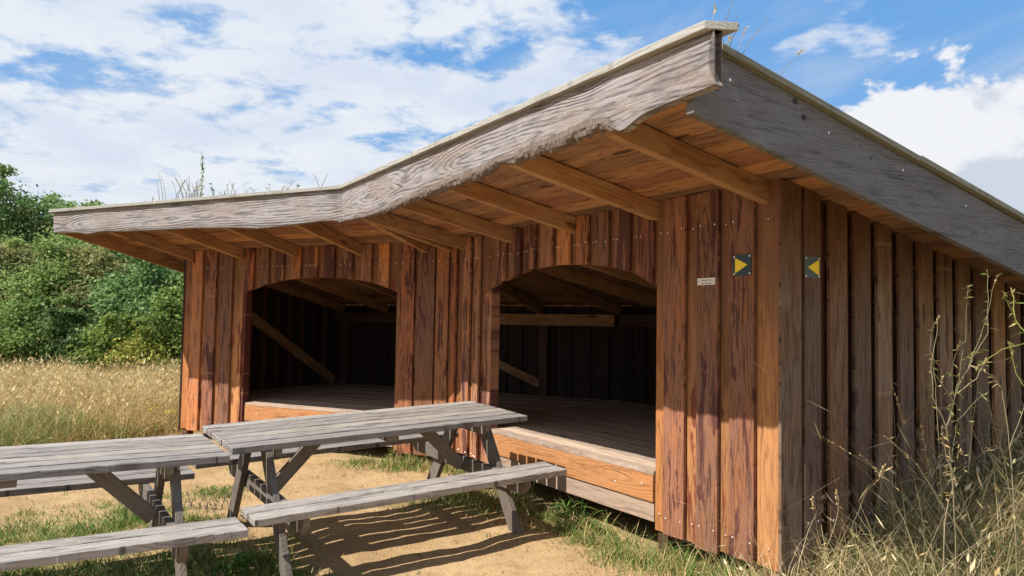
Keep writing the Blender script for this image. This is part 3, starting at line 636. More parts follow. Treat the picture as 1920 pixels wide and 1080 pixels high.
oR = [(0.184, 0.381), (0.48, 0.67), (0.785, 0.985)] + outers_list(1.0, 3.6, 1.115, 0.165, 0.262) + [(3.70, 3.80), (3.90, 4.05), (4.215, 4.33)]
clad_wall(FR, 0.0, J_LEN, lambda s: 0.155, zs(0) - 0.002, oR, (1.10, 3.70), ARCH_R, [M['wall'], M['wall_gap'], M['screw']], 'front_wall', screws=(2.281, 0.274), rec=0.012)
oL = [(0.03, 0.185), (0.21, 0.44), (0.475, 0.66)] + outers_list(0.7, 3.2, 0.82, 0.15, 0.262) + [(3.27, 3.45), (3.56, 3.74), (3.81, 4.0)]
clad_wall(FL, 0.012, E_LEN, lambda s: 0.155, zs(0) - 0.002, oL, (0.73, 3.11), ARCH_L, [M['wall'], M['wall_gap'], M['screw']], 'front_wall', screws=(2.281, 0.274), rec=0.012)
oS = [(0.19, 0.346), (0.436, 0.614), (0.692, 0.863), (0.94, 1.10), (1.19, 1.35), (1.42, 1.60), (1.68, 1.85), (1.93, 2.10), (2.17, 2.35), (2.43, 2.60), (2.67, 2.84), (2.92, 3.09)]
FS = (C - dR * 0.001, iR, dR)                        # right side wall: along = inward of the front, its inside = dR
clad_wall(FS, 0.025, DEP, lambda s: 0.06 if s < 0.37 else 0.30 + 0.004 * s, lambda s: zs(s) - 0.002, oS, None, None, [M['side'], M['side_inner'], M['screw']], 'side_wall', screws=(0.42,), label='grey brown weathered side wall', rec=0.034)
mbc = MB(); mbc.box(C - dR * 0.001, iR, Z, -dR, (-0.0245, 0.165), (0.05, zs(0) - 0.01), (0.0, 0.022), 'v'); mbc.build('corner_board', M['side'], shelter, bevel=0.002)
FE = (J + dL * E_LEN, iL, -dL)
clad_wall(FE, 0.0, DEP, lambda s: 0.14, lambda s: zs(s) - 0.002, outers_list(0, DEP, 0.06, 0.17, 0.27), None, None, [M['side_inner'], M['dark'], M['screw']], 'side_wall', label='left side wall')  # outer boards take the darkened tone too, painting indoor shade on their backs
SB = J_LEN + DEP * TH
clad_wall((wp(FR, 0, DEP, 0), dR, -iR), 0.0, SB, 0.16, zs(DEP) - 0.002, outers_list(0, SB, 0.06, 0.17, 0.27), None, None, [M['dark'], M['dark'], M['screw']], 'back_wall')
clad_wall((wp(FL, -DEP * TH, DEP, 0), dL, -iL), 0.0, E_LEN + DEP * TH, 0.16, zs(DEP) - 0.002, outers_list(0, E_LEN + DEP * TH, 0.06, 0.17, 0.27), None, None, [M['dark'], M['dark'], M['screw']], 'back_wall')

# posts standing at the corners and jambs, behind the boards
def post(fr, s, t, z0, z1, a=0.10, b=0.10, mat='indoor', name='post'):
    mb = MB(); mb.box(fr[0], Z, fr[1], fr[2], (z0, z1), (s - a / 2, s + a / 2), (t - b / 2, t + b / 2), 'u'); return mb.build(name, M[mat], shelter, bevel=0.003)
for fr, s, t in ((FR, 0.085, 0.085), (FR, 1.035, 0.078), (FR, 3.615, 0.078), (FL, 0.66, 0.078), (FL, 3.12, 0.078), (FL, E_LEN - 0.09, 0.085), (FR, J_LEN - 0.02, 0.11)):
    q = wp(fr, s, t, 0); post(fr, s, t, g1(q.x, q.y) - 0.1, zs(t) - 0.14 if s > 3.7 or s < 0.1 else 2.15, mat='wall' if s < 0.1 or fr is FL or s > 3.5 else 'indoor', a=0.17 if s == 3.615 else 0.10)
for fr, s in ((FL, 0.26), (FL, 3.92), (FL, 1.9), (FR, 2.6), (FR, 0.1)):
    post(fr, s, DEP - 0.075, 0.57, zs(DEP) - 0.13, 0.13, 0.09)
# wall plates and braces inside
for fr, a, b, mt in ((FL, -0.85, 1.2, 'timber'), (FL, 1.203, E_LEN - 0.05, 'indoor'), (FR, 0.05, SB - 0.15, 'indoor')):  # plate in two tones: shade is painted into the indoor lengths
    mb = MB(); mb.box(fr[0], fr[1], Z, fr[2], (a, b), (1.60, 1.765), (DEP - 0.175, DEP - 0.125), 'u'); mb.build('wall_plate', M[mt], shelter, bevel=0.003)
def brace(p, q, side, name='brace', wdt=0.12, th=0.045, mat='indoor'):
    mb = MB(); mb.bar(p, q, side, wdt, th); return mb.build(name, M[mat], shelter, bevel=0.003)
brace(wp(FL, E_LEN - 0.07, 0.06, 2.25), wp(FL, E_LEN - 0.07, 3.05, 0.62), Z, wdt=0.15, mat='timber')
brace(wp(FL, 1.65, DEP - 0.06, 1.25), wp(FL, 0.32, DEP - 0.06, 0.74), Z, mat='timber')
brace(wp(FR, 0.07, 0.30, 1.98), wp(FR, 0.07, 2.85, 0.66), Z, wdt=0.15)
# header boards behind the arches
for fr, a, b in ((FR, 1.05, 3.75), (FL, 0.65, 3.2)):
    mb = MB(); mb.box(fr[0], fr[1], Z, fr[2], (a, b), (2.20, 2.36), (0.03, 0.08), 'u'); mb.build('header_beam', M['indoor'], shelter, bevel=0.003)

# deck
def deck(fr, sgn, s_end):
    mb = MB(); t = 0.004; k_ = 0
    while t < DEP - 0.05:
        w = 0.118
        so = J_LEN + t * TH if fr is FR else -t * TH
        a, b = (0.03, so - 0.004) if fr is FR else (so + 0.004, s_end - 0.03)
        a0, b0 = a, b
        if t < 0.16:                                 # first boards stop at the jambs
            a0, b0 = (1.112, 3.525) if fr is FR else (0.742, 3.0)
        mb.box(fr[0], fr[1], fr[2], Z, (a0, b0), (t, min(t + w, DEP - 0.01)), (0.535, 0.565 + random.uniform(-0.0015, 0.0015)), 'u'); t += w + 0.006
    mb.build('deck', M['deck'], shelter, bevel=0.002)
deck(FR, 1, 0); deck(FL, -1, E_LEN)
for fr, a, b in ((FR, 1.112, 3.525), (FL, 0.742, 3.0)):
    mb = MB(); mb.box(fr[0], fr[1], Z, fr[2], (a, b), (0.342, 0.532), (-0.004, 0.041), 'u')
    for s in (a + 0.12, a + 0.42, (a + b) / 2, b - 0.2): mb.dot(wp(fr, s, -0.0045, 0.40 + random.uniform(0, 0.06)), -fr[2], 0.008, 1)
    mb.build('rim_board', [M['rim'], M['screw']], shelter, bevel=0.003)
    mb = MB(); mb.box(fr[0], fr[1], Z, fr[2], (a, b), (0.20, 0.337), (0.010, 0.050), 'u'); mb.build('lower_rim_board', M['rim_pale'], shelter, bevel=0.003)
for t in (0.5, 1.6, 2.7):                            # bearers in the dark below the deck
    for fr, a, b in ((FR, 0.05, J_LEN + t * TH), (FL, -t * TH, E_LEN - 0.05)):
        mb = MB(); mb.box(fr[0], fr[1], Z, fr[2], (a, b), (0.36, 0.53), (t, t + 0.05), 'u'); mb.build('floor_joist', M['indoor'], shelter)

# roof: soffit boards, turf, rafters
TF = -1.352; TB = DEP + 0.35; SO = 0.605
def roof_plane(fr, right):
    mb = MB(); t = TF
    slope = math.sqrt(1 + SL * SL); V = (fr[2] - Z * SL) / slope; W = Vector((fr[2].x * SL, fr[2].y * SL, 1)) / slope
    while t < TB:
        w = random.uniform(0.125, 0.175); t1 = min(t + w, TB)
        if right: poly = [(-SO + 0.04, t * slope), (J_LEN + t * TH, t * slope), (J_LEN + t1 * TH, t1 * slope), (-SO + 0.04, t1 * slope)]
        else: poly = [(-t * TH, t * slope), (E_LEN + SO - 0.04, t * slope), (E_LEN + SO - 0.04, t1 * slope), (-t1 * TH, t1 * slope)]
        e = random.choice((0, 0, 0.004, 0.007))
        mb.prism(fr[0] + Z * ZS, fr[1], V, W, poly, e, 0.028, 'u'); t = t1 + random.uniform(0.002, 0.006)
    mb.build('soffit', M['soffit'], shelter)
    mb = MB()
    a, b = TF + 0.0, TB
    if right: poly = [(-SO + 0.045, a * slope), (J_LEN + a * TH, a * slope), (J_LEN + b * TH, b * slope), (-SO + 0.045, b * slope)]
    else: poly = [(-a * TH, a * slope), (E_LEN + SO - 0.045, a * slope), (E_LEN + SO - 0.045, b * slope), (-b * TH, b * slope)]
    mb.prism(fr[0] + Z * ZS, fr[1], V, W, poly, 0.030, 0.085, 'u'); mb.build('turf_bed', M['soil'], shelter)
roof_plane(FR, True); roof_plane(FL, False)
def rafter(fr, s, w=0.065, t0=-1.345, t1=DEP - 0.02, dirn=None, origin=None):
    mb = MB(); slope = math.sqrt(1 + SL * SL)
    d, i = fr[1], fr[2]
    V = (i - Z * SL) / slope; W = Vector((i.x * SL, i.y * SL, 1)) / slope
    ht = 0.132
    mb.prism(fr[0] + Z * ZS, V, W, d, [(t0 * slope, -ht * 0.86), (t0 * slope + 0.22, -ht), (t1 * slope, -ht), (t1 * slope, -0.002), (t0 * slope, -0.002)], s, s + w, 'u')
    return mb.build('rafter', M['timber'], shelter, bevel=0.003)
for s in (0.09, 1.075, 2.08, 3.075, 4.0): rafter(FR, s)
for s in (0.30, 1.22, 2.19, 3.10, 4.00): rafter(FL, s)
# valley rafter on the bisector
bi = (iR + iL).normalized(); cb = math.cos(HALF); SLb = SL / cb * cb * cb   # slope along the bisector
mb = MB(); slb = SL * cb; sq = math.sqrt(1 + slb * slb); Vb = (bi - Z * slb) / sq; Wb = Vector((bi.x * slb, bi.y * slb, 1)) / sq; Db = bi.cross(Z)
mb.prism(J + Z * ZS, Vb, Wb, Db, [(-1.41, -0.13), (DEP / cb, -0.13), (DEP / cb, -0.004), (-1.41, -0.004)], -0.032, 0.032, 'u'); mb.build('valley_rafter', M['timber'], shelter, bevel=0.003)

# live edge fascia
FB_R = [(-0.800, 2.625), (-0.70, 2.622), (-0.567, 2.618), (-0.428, 2.612), (-0.33, 2.600), (-0.279, 2.588), (-0.23, 2.566), (-0.185, 2.556), (-0.14, 2.562), (-0.10, 2.600), (-0.055, 2.622), (0.101, 2.632), (0.291, 2.614), (0.553, 2.614), (0.845, 2.600),
        (1.038, 2.618), (1.15, 2.600), (1.242, 2.584), (1.502, 2.588), (1.786, 2.577), (2.1, 2.572), (2.443, 2.555), (2.883, 2.537), (3.253, 2.534), (3.6, 2.545), (3.86, 2.556), (4.0, 2.56)]
FB_L = [(0.38, 2.556), (0.403, 2.552), (0.43, 2.548), (0.468, 2.572), (0.665, 2.574), (0.933, 2.560), (1.15, 2.548), (1.353, 2.537), (1.55, 2.540), (1.796, 2.559), (2.1, 2.57), (2.506, 2.582), (2.9, 2.583), (3.362, 2.589), (3.6, 2.592), (3.823, 2.605), (4.0, 2.600), (4.10, 2.588), (4.155, 2.578), (4.22, 2.590), (4.304, 2.607), (4.6, 2.617), (4.82, 2.627)]
def smooth_tab(tab, s):
    return (interp(tab, s - 0.03) + interp(tab, s) + interp(tab, s + 0.03)) / 3
ZT = 2.868
def fascia(fr, tab, a, b, bark, ztop_off=0.0, end_curve=False):
    mb = MB(); n = int(abs(b - a) / 0.012); vs = []; fs = []; gc = []
    def end_s(s, z):
        if end_curve and s < a + 0.012: return s + 0.045 * max(0, min(1, (z - 2.63) / 0.06))
        return s
    rows = 6
    for k_ in range(n + 1):
        s = a + (b - a) * k_ / n; lo = smooth_tab(tab, s) + 0.004 * mnoise.noise(Vector((s * 9, 1, 0))) + 0.0025 * mnoise.noise(Vector((s * 34, 5, 0)))
        for t in (-1.400, -1.355):
            for j in range(rows + 1):
                z = lo + (ZT - lo) * j / rows; ss = end_s(s, z)
                vs.append(wp(fr, ss, t + (0.010 if (j == 0 and t < -1.38) else 0), z)); gc.append((ss + (11 if end_curve else 27), z - 2.70, 0.03 + (t + 1.4)))
    m = 2 * (rows + 1)
    for k_ in range(n):
        p, q = k_ * m, (k_ + 1) * m
        for j in range(rows):
            fs.append((p + j, p + j + 1, q + j + 1, q + j)); r_ = rows + 1
            fs.append((p + r_ + j, q + r_ + j, q + r_ + j + 1, p + r_ + j + 1))
        fs.append((p, q, q + rows + 1, p + rows + 1)); fs.append((p + rows, p + 2 * rows + 1, q + 2 * rows + 1, q + rows))
    fs.append(tuple(list(range(rows + 1)) + list(range(2 * rows + 1, rows, -1)))); e = n * m
    fs.append(tuple([e + i for i in list(range(rows + 1)) + list(range(2 * rows + 1, rows, -1))])[::-1])
    mb.raw(vs, fs, 0, gc, 0.5); f = mb.build('fascia', M['fascia'], shelter)
    # bark left on the lower edge
    mb = MB(); vs = []; fs = []; n = int((b - a) / 0.009); K = 9; gc = []
    for k_ in range(n + 1):
        s = a + (b - a) * k_ / n; lo = smooth_tab(tab, s); A = bark(s)
        for j in range(K):
            th_ = -0.5 + j / (K - 1) * 3.6
            nz = mnoise.noise(Vector((s * 9, j * 0.8, 3))) * 0.6 + mnoise.noise(Vector((s * 24, j * 1.9, 8))) * 0.55 + mnoise.noise(Vector((s * 55, j * 3.1, 5))) * 0.25 - 0.05
            rr = A * (1 + 0.95 * nz)
            vs.append(wp(fr, s, -1.378 - math.cos(th_) * (0.024 + rr * 0.35), lo + 0.004 - math.sin(th_) * rr * 0.95 + (A * 0.5 if j == 0 else 0)))
    for k_ in range(n):
        for j in range(K - 1): p = k_ * K + j; fs.append((p, p + K, p + K + 1, p + 1))
    mb.raw(vs, fs); mb.build('bark', M['bark'], f)
    return f
KR = J_LEN - 1.40 * TH; KL = 1.40 * TH
def bark_R(s):
    if s < -0.14: return 0.001
    base = float(np.interp(s, [-0.14, -0.08, 0.2, 0.7, 1.0, 1.2, 1.8, 2.6, 3.3, 3.95], [0.004, 0.036, 0.044, 0.040, 0.020, 0.042, 0.034, 0.024, 0.016, 0.012]))
    return base
fascia(FR, FB_R, -0.80, KR - 0.001, bark_R, end_curve=True)
fascia(FL, FB_L, KL + 0.001, E_LEN + SO + 0.02, lambda s: 0.007 + 0.004 * math.sin(s * 5))
# capping boards
def cap(fr, pts_front, pts_back, name, mat, z0, z1):
    mb = MB(); n = len(pts_front); vs = []; gc = []
    poly = pts_front + pts_back[::-1]
    mb.prism(fr[0], fr[1], fr[2], Z, poly, z0, z1, 'u'); return mb.build(name, M[mat], shelter, bevel=0.004)
def jag(a, b, t, n=16, amp=0.006): return [(a + (b - a) * i / n, t + (random.uniform(-amp, amp) if 0 < i < n else 0)) for i in range(n + 1)]
kf = 1.437 * TH; kb = 1.30 * TH
cap(FR, jag(-0.765, J_LEN - kf, -1.437, 22), [(-0.83, -1.30), (J_LEN - kb, -1.30)], 'capping', 'cap', ZT + 0.002, ZT + 0.040)
cap(FL, jag(kf + 0.002, E_LEN + SO + 0.07, -1.437, 22), [(kb + 0.002, -1.30), (E_LEN + SO + 0.07, -1.30)], 'capping', 'cap', ZT + 0.002, ZT + 0.038)
# barge boards on the sloping sides
def barge(fr, s_out, s_in, mat, capmat, t0=-1.352, low=2.29, top=2.622):
    mb = MB(); poly = [(t0, low - SL * t0), (TB, low - SL * TB), (TB, top - SL * TB), (t0, top - SL * t0)]
    sgn = 1 if s_in > s_out else -1
    mb.prism(fr[0] + fr[1] * s_out, fr[2], Z, fr[1] * sgn, poly, 0, abs(s_in - s_out), 'u')
    for t in (-1.12, -0.4, 0.25, 0.9, 1.6, 2.3): mb.dot(wp(fr, s_out - 0.0005 * sgn, t, top - SL * t - 0.07 - random.uniform(0, 0.03)), -fr[1] * sgn, 0.008, 1)
    mb.build('barge_board', [M[mat], M['screw']], shelter, bevel=0.003)
    mb = MB(); nn = 26
    for part in range(3):
        ta = t0 + 0.14 + (TB - t0 - 0.14) * part / 3; tb = t0 + 0.14 + (TB - t0 - 0.14) * (part + 1) / 3 - 0.004
        a0, a1 = s_out - 0.035 * sgn, s_in + 0.07 * sgn; dz = 0.008 * (part % 2)
        slp = math.sqrt(1 + SL * SL); V = (fr[2] - Z * SL) / slp; W = Vector((fr[2].x * SL, fr[2].y * SL, 1)) / slp
        mb.box(fr[0] + Z * (top + 0.002 + dz), V, fr[1], W, (ta * slp, tb * slp), tuple(sorted((a0, a1))), (0.0, 0.032), 'u')
    mb.build('side_capping', M[capmat], shelter, bevel=0.003)
barge(FR, -0.62, -0.575, 'fascia_side', 'cap_side')
barge(FL, E_LEN + 0.60, E_LEN + 0.56, 'timber', 'cap_side', low=2.36)
# loose root hanging under the left eave
mb = MB(); mb.tube([at(245, 470, 10.9), at(275, 483, 10.7), at(300, 489, 10.5), at(335, 492, 10.2)], [0.012, 0.014, 0.012, 0.006]); mb.build('hanging_root', M['bark'], shelter)

# ------------------------------------------------------------------ signs
def plate_outline(w, h, r, n=4):
    pts = []
    for cx, cy, a in ((w/2 - r, h/2 - r, 0), (-w/2 + r, h/2 - r, 90), (-w/2 + r, -h/2 + r, 180), (w/2 - r, -h/2 + r, 270)):
        for i in range(n + 1): q = rad(a + 90 * i / n); pts.append((cx + r * math.cos(q), cy + r * math.sin(q)))
    return pts
def arrow_sign(name, centre, right, out, w, h, tri, mat, label):
    root = empty(name, centre - out * 0.0, label, 'sign', 'yellow arrow trail signs')
    mb = MB(); mb.prism(centre, right, Z, out, plate_outline(w, h, 0.012), 0.0, 0.004, 'u'); mb.build('plate', M[mat], root)
    mb = MB(); mb.prism(centre, right, Z, out, tri, 0.0045, 0.006, 'u'); mb.build('arrow', M['yellow'], root)
    for sx in (-1, 1):
        for sz in (-1, 1):
            mb = MB(); mb.dot(centre + right * sx * (w/2 - 0.012) + Z * sz * (h/2 - 0.012) + out * 0.0045, out, 0.007, 0); mb.build('bolt', M['screw'], root)
cR = wp(FR, 0.2745, -0.0250, 2.003); oRn = -iR; rR = -dR
arrow_sign('arrow_sign', cR, rR, oRn, 0.148, 0.134, [(-0.053, 0.047), (-0.053, -0.050), (0.047, 0.0)], 'green_plate', 'dark green trail sign with yellow arrow pointing right, on the brown front boards')
cS = wp(FR, -0.0255, 0.262, 1.987)
arrow_sign('arrow_sign', cS, iR, -dR, 0.148, 0.134, [(0.060, 0.050), (0.060, -0.050), (-0.046, 0.0)], 'grey_plate', 'grey green trail sign with yellow arrow pointing left, on the shaded side wall')
cW = wp(FR, 0.58, -0.0250, 1.911)
root = empty('name_plate', cW, 'small white name plate with two lines of dark lettering left of the green sign', 'sign')
mb = MB(); mb.prism(cW, rR, Z, oRn, plate_outline(0.158, 0.046, 0.003), 0, 0.003, 'u'); mb.build('plate', M['label'], root)
for txt, dz, sz in (('Godfrids Have', 0.008, 0.0165), ('www.friluft.dk', -0.0125, 0.0155)):
    cu = bpy.data.curves.new('lettering', 'FONT'); cu.body = txt; cu.size = sz; cu.extrude = 0.0003; cu.align_x = 'CENTER'; cu.align_y = 'CENTER'
    cu.materials.append(M['ink']); tmp = bpy.data.objects.new('lettering', cu); COL.objects.link(tmp); bpy.context.view_layer.update()
    me = bpy.data.meshes.new_from_object(tmp.evaluated_get(bpy.context.evaluated_depsgraph_get())); bpy.data.objects.remove(tmp); t_ = bpy.data.objects.new('lettering', me); link(t_, root)
    t_.matrix_local = Matrix.Translation(oRn * 0.0036 + Z * dz) @ Matrix((rR, Z, oRn)).transposed().to_4x4()
for sx in (-1, 1):
    mb = MB(); mb.dot(cW + rR * sx * 0.069 + oRn * 0.0032, oRn, 0.004, 0); mb.build('bolt', M['leg'], root)

# ------------------------------------------------------------------ picnic tables
L_T, W_T, H_T, H_B, B1, B2, U_F, V_F = 2.319, 0.894, 0.835, 0.507, 0.669, 0.970, 0.855, 0.80
def picnic_table():
    root = empty('picnic_table', (0, 0, 0), '', 'picnic table', 'grey picnic tables'); LOCAL.add(root.name)
    O = Vector((0, 0, 0)); nb = 6; gap = 0.021; bw = (W_T - gap * (nb - 1)) / nb; th = 0.045
    mb = MB()
    for i in range(nb):
        v0 = -W_T / 2 + i * (bw + gap); e0, e1 = random.uniform(-0.006, 0.004), random.uniform(-0.004, 0.006)
        mb.box(O, X, Y, Z, (-L_T / 2 + e0, L_T / 2 + e1), (v0, v0 + bw), (H_T - th + random.uniform(-0.001, 0.001), H_T + random.uniform(-0.0015, 0.0015)), 'u')
    mb.build('tabletop', M['table'], root, bevel=0.005)
    for sg in (-1, 1):
        mb = MB(); bw2 = (B2 - B1 - 0.018) / 2
        for i in range(2):
            v0 = B1 + i * (bw2 + 0.018); a, b = sorted((sg * v0, sg * (v0 + bw2))); e = random.uniform(-0.01, 0.01)
            mb.box(O, X, Y, Z, (-L_T / 2 + e, L_T / 2 + e), (a, b), (H_B - 0.045, H_B + random.uniform(-0.001, 0.001)), 'u')
        mb.build('bench_seat', M['table'], root, bevel=0.005)
    for ue in (-1, 1):
        u = ue * U_F
        for sv in (-1, 1):                           # slanting leg, outside the beams
            mb = MB(); top = Vector((u + ue * 0.024, sv * 0.20, H_T - th - 0.002)); foot = Vector((u + ue * 0.024, sv * (V_F - 0.06), 0.0))
            d = (foot - top).normalized(); wv = 0.12
            # leg cut level at head and foot
            hw = wv / 2 / abs(d.z)
            poly = [(top.y - hw, top.z), (top.y + hw, top.z), (foot.y + hw, -0.03), (foot.y - hw, -0.03)]
            mb.prism(Vector((top.x, 0, 0)), Y, Z, X, poly, -0.0225, 0.0225, 'v'); mb.build('leg', M['leg'], root, bevel=0.004)
        mb = MB()
        poly = [(-B2 + 0.03, H_B - 0.047), (-B2 + 0.03, H_B - 0.10), (-B2 + 0.10, H_B - 0.165), (B2 - 0.10, H_B - 0.165), (B2 - 0.03, H_B - 0.10), (B2 - 0.03, H_B - 0.047)]
        mb.prism(Vector((u - ue * 0.022, 0, 0)), Y, Z, X, poly, -0.0225, 0.0225, 'u')
        for sv in (-1, 1):
            for dy, dz in ((0.0, -0.075), (0.045, -0.12), (-0.045, -0.12)):
                mb.dot((u - ue * 0.045, sv * 0.43 + dy, H_B + dz), (-ue, 0, 0), 0.010, 1)
        mb.build('seat_beam', [M['leg'], M['ink']], root, bevel=0.004)
        mb = MB(); poly = [(-0.37, H_T - th - 0.002), (-0.37, H_T - 0.10), (-0.30, H_T - 0.145), (0.30, H_T - 0.145), (0.37, H_T - 0.10), (0.37, H_T - th - 0.002)]
        mb.prism(Vector((u - ue * 0.022, 0, 0)), Y, Z, X, poly, -0.0225, 0.0225, 'u'); mb.build('top_beam', M['leg'], root, bevel=0.004)
        mb = MB(); mb.bar((u - ue * 0.06, 0, H_B - 0.12), (u - ue * 0.46, 0, H_T - th - 0.01), (1, 0, 0.8 * ue), 0.095, 0.045); mb.build('brace', M['leg'], root, bevel=0.004)
    mb = MB(); mb.box(O, X, Y, Z, (-0.05, 0.05), (-0.38, 0.38), (H_T - th - 0.05, H_T - th - 0.002), 'u'); mb.build('batten', M['leg'], root, bevel=0.003)
    return root
def place(o, P0, fr):
    u, v, w = fr; m = Matrix((u, v, w)).transposed().to_4x4(); m.translation = P0; o.matrix_world = m
def copy_tree(o, parent=None):
    c = o.copy(); COL.objects.link(c); c.parent = parent
    for ch in list(o.children): copy_tree(ch, c)
    return c
tab2 = picnic_table(); tab1 = copy_tree(tab2)
place(tab2, *T2); place(tab1, *T1)
tab2['label'] = 'grey weathered picnic table right in front of the shelter openings, its whole top in view'
tab1['label'] = 'grey weathered picnic table at the left, cut off by the edge of the picture'

# ------------------------------------------------------------------ herbs and stalks
def stem_plant(name, base, stems, label, cat, group=None, mats=None, parts=('stem', 'foliage', 'seed_spray')):
    """stems: list of dict(pts, r0, r1, leaves=[(L,w,n)], heads=[...])"""
    root = empty(name, base, label, cat, group)
    st, lf, hd = MB(), MB(), MB()
    for q in stems:
        pts = q['pts']; n = len(pts); st.tube(pts, [q['r0'] + (q['r1'] - q['r0']) * i / (n - 1) for i in range(n)], 5, r=q.get('tone', random.random()))
        for _ in range(q.get('nl', 0)):
            t = random.uniform(q.get('lf0', 0.1), 1) * (n - 1); i = min(int(t), n - 2); p = Vector(pts[i]).lerp(Vector(pts[i + 1]), t - i)
            a = random.uniform(0, 2 * PI); d = Vector((math.cos(a), math.sin(a), random.uniform(-0.3, 0.8)))
            lf.leaf(p, d, q['ll'] * random.uniform(0.6, 1.2), q['lw'] * random.uniform(0.7, 1.2), (0, 0, 1) if random.random() < 0.6 else None, droop=q['ll'] * random.uniform(0, 0.5))
        if q.get('head'):
            tip = Vector(pts[-1]); d = (tip - Vector(pts[-2])).normalized(); L, w, c = q['head']
            for i in range(c):
                p = tip - d * L * random.random() + Vector((random.gauss(0, w * 0.25), random.gauss(0, w * 0.25), 0)); a = random.uniform(0, 2 * PI)
                hd.leaf(p, d + Vector((math.cos(a), math.sin(a), 0)) * 0.5, w * 1.3, w * 0.6)
    ms, ml, mh = mats
    st.build(parts[0], ms, root)
    if lf.v: lf.build(parts[1], ml, root)
    if hd.v: hd.build(parts[2], mh, root)
    return root
def bent(p, h, lean, az, n=6, curl=1.8):
    p = Vector(p); return [p + Vector((math.cos(az) * lean * (i / n) ** curl * h, math.sin(az) * lean * (i / n) ** curl * h, h * (i / n))) for i in range(n + 1)]
GREEN = (M['herb'], M['herb'], M['herb']); DRY = (M['stalk'], M['dry_grass'], M['dry_grass'])
def roof_at(px, py, t=-1.22):
    """point of the roof edge seen at this column"""
    a, b = px - 960, py - 540; u = c_ * a + s_ * b; v = -s_ * a + c_ * b
    d = rt0 * (u / F_PX) + fw - up0 * (v / F_PX)
    fr = FR if px > 640 else FL
    o = fr[0] + fr[2] * t; k_ = o.dot(fr[2]) / (d.x * fr[2].x + d.y * fr[2].y); p = Vector((d.x * k_, d.y * k_, 0)); p.z = zs(t) + 0.09; return p
def roof_tuft(px, n, h, spread, label, cat='grass tuft', lean=0.25, t=-1.2, heads=0.4):
    b = roof_at(px, 340, t); stems = []
    for _ in range(n):
        p = b + Vector((random.gauss(0, spread), random.gauss(0, spread * 0.4), 0)); hh = h * random.uniform(0.5, 1)
        stems.append(dict(pts=bent(p, hh, lean * random.uniform(0.3, 1.4), random.choice((0.3, 2.9)) + random.gauss(0, 0.4)), r0=0.0042, r1=0.0018, head=(hh * 0.22, 0.014, 8) if random.random() < heads else None))
    stem_plant('grass_tuft', b, stems, label, cat, 'plants growing on the turf roof', DRY)
def roof_herb(px, h, nl, ll, label, lean=0.15, az=None, t=-1.2, nst=1, head=None, spread=0.02):
    b = roof_at(px, 340, t); stems = []
    for i in range(nst):
        p = b + Vector((random.gauss(0, spread), 0, 0))
        stems.append(dict(pts=bent(p, h * random.uniform(0.7, 1) if i else h, lean, random.uniform(0, 6.28) if az is None else az), r0=0.004, r1=0.002, nl=nl, ll=ll, lw=ll * 0.55, head=head))
    stem_plant('roof_herb', b, stems, label, 'herb', 'plants growing on the turf roof', GREEN)
roof_tuft(300, 8, 0.16, 0.10, 'short dry tuft nearest the left end of the turf roof')
roof_herb(500, 0.13, 18, 0.04, 'low leafy sprig in the middle of the left roof edge', nst=2)
roof_herb(700, 0.12, 14, 0.035, 'tiny sprig just above the bend of the roof', nst=2)
roof_tuft(340, 20, 0.42, 0.10, 'tuft of fine dry stalks left of the tall green stem on the turf roof', lean=0.35)
roof_tuft(368, 7, 0.30, 0.06, 'sparse dry stalks just left of the tall green stem on the roof', lean=0.2, heads=0.8)
roof_herb(380, 0.58, 46, 0.035, 'tall upright green stem with small leaf whorls on the left roof edge', lean=0.03, head=(0.3, 0.03, 22))
roof_herb(404, 0.26, 20, 0.04, 'short leafy green herb beside the tall stem on the roof', nst=2)
roof_herb(425, 0.16, 16, 0.05, 'low leafy clump a little right of the tall stem on the roof', nst=3, spread=0.05)
roof_tuft(450, 6, 0.28, 0.08, 'few thin grass blades in the middle of the left roof edge', lean=0.4)
roof_tuft(520, 9, 0.26, 0.10, 'arched dry grass stalks on the roof right of its middle', lean=0.6)
roof_herb(560, 0.17, 18, 0.035, 'small upright green herb between arched grass and the bend of the roof', nst=1)
roof_tuft(600, 3, 0.34, 0.015, 'single leaning dry stalk just left of the bend in the roof', lean=0.3)
roof_herb(666, 0.24, 46, 0.05, 'drooping leafy green herb at the bend of the roof', lean=0.5, az=0.2, nst=3, spread=0.05)
roof_tuft(810, 4, 0.18, 0.05, 'short thin blades on the rising roof edge above the bend', lean=0.2, heads=0)
roof_herb(873, 0.16, 26, 0.04, 'small leafy green herb halfway up the right roof edge', nst=2)
roof_tuft(1010, 3, 0.14, 0.06, 'tiny blades on the upper part of the right roof edge', heads=0)
roof_tuft(1229, 3, 0.22, 0.01, 'two thin dark stalks left of the roof corner', lean=0.1, heads=0)
roof_tuft(1345, 5, 0.14, 0.03, 'reddish seed heads right behind the tip of the roof corner', heads=1.0)
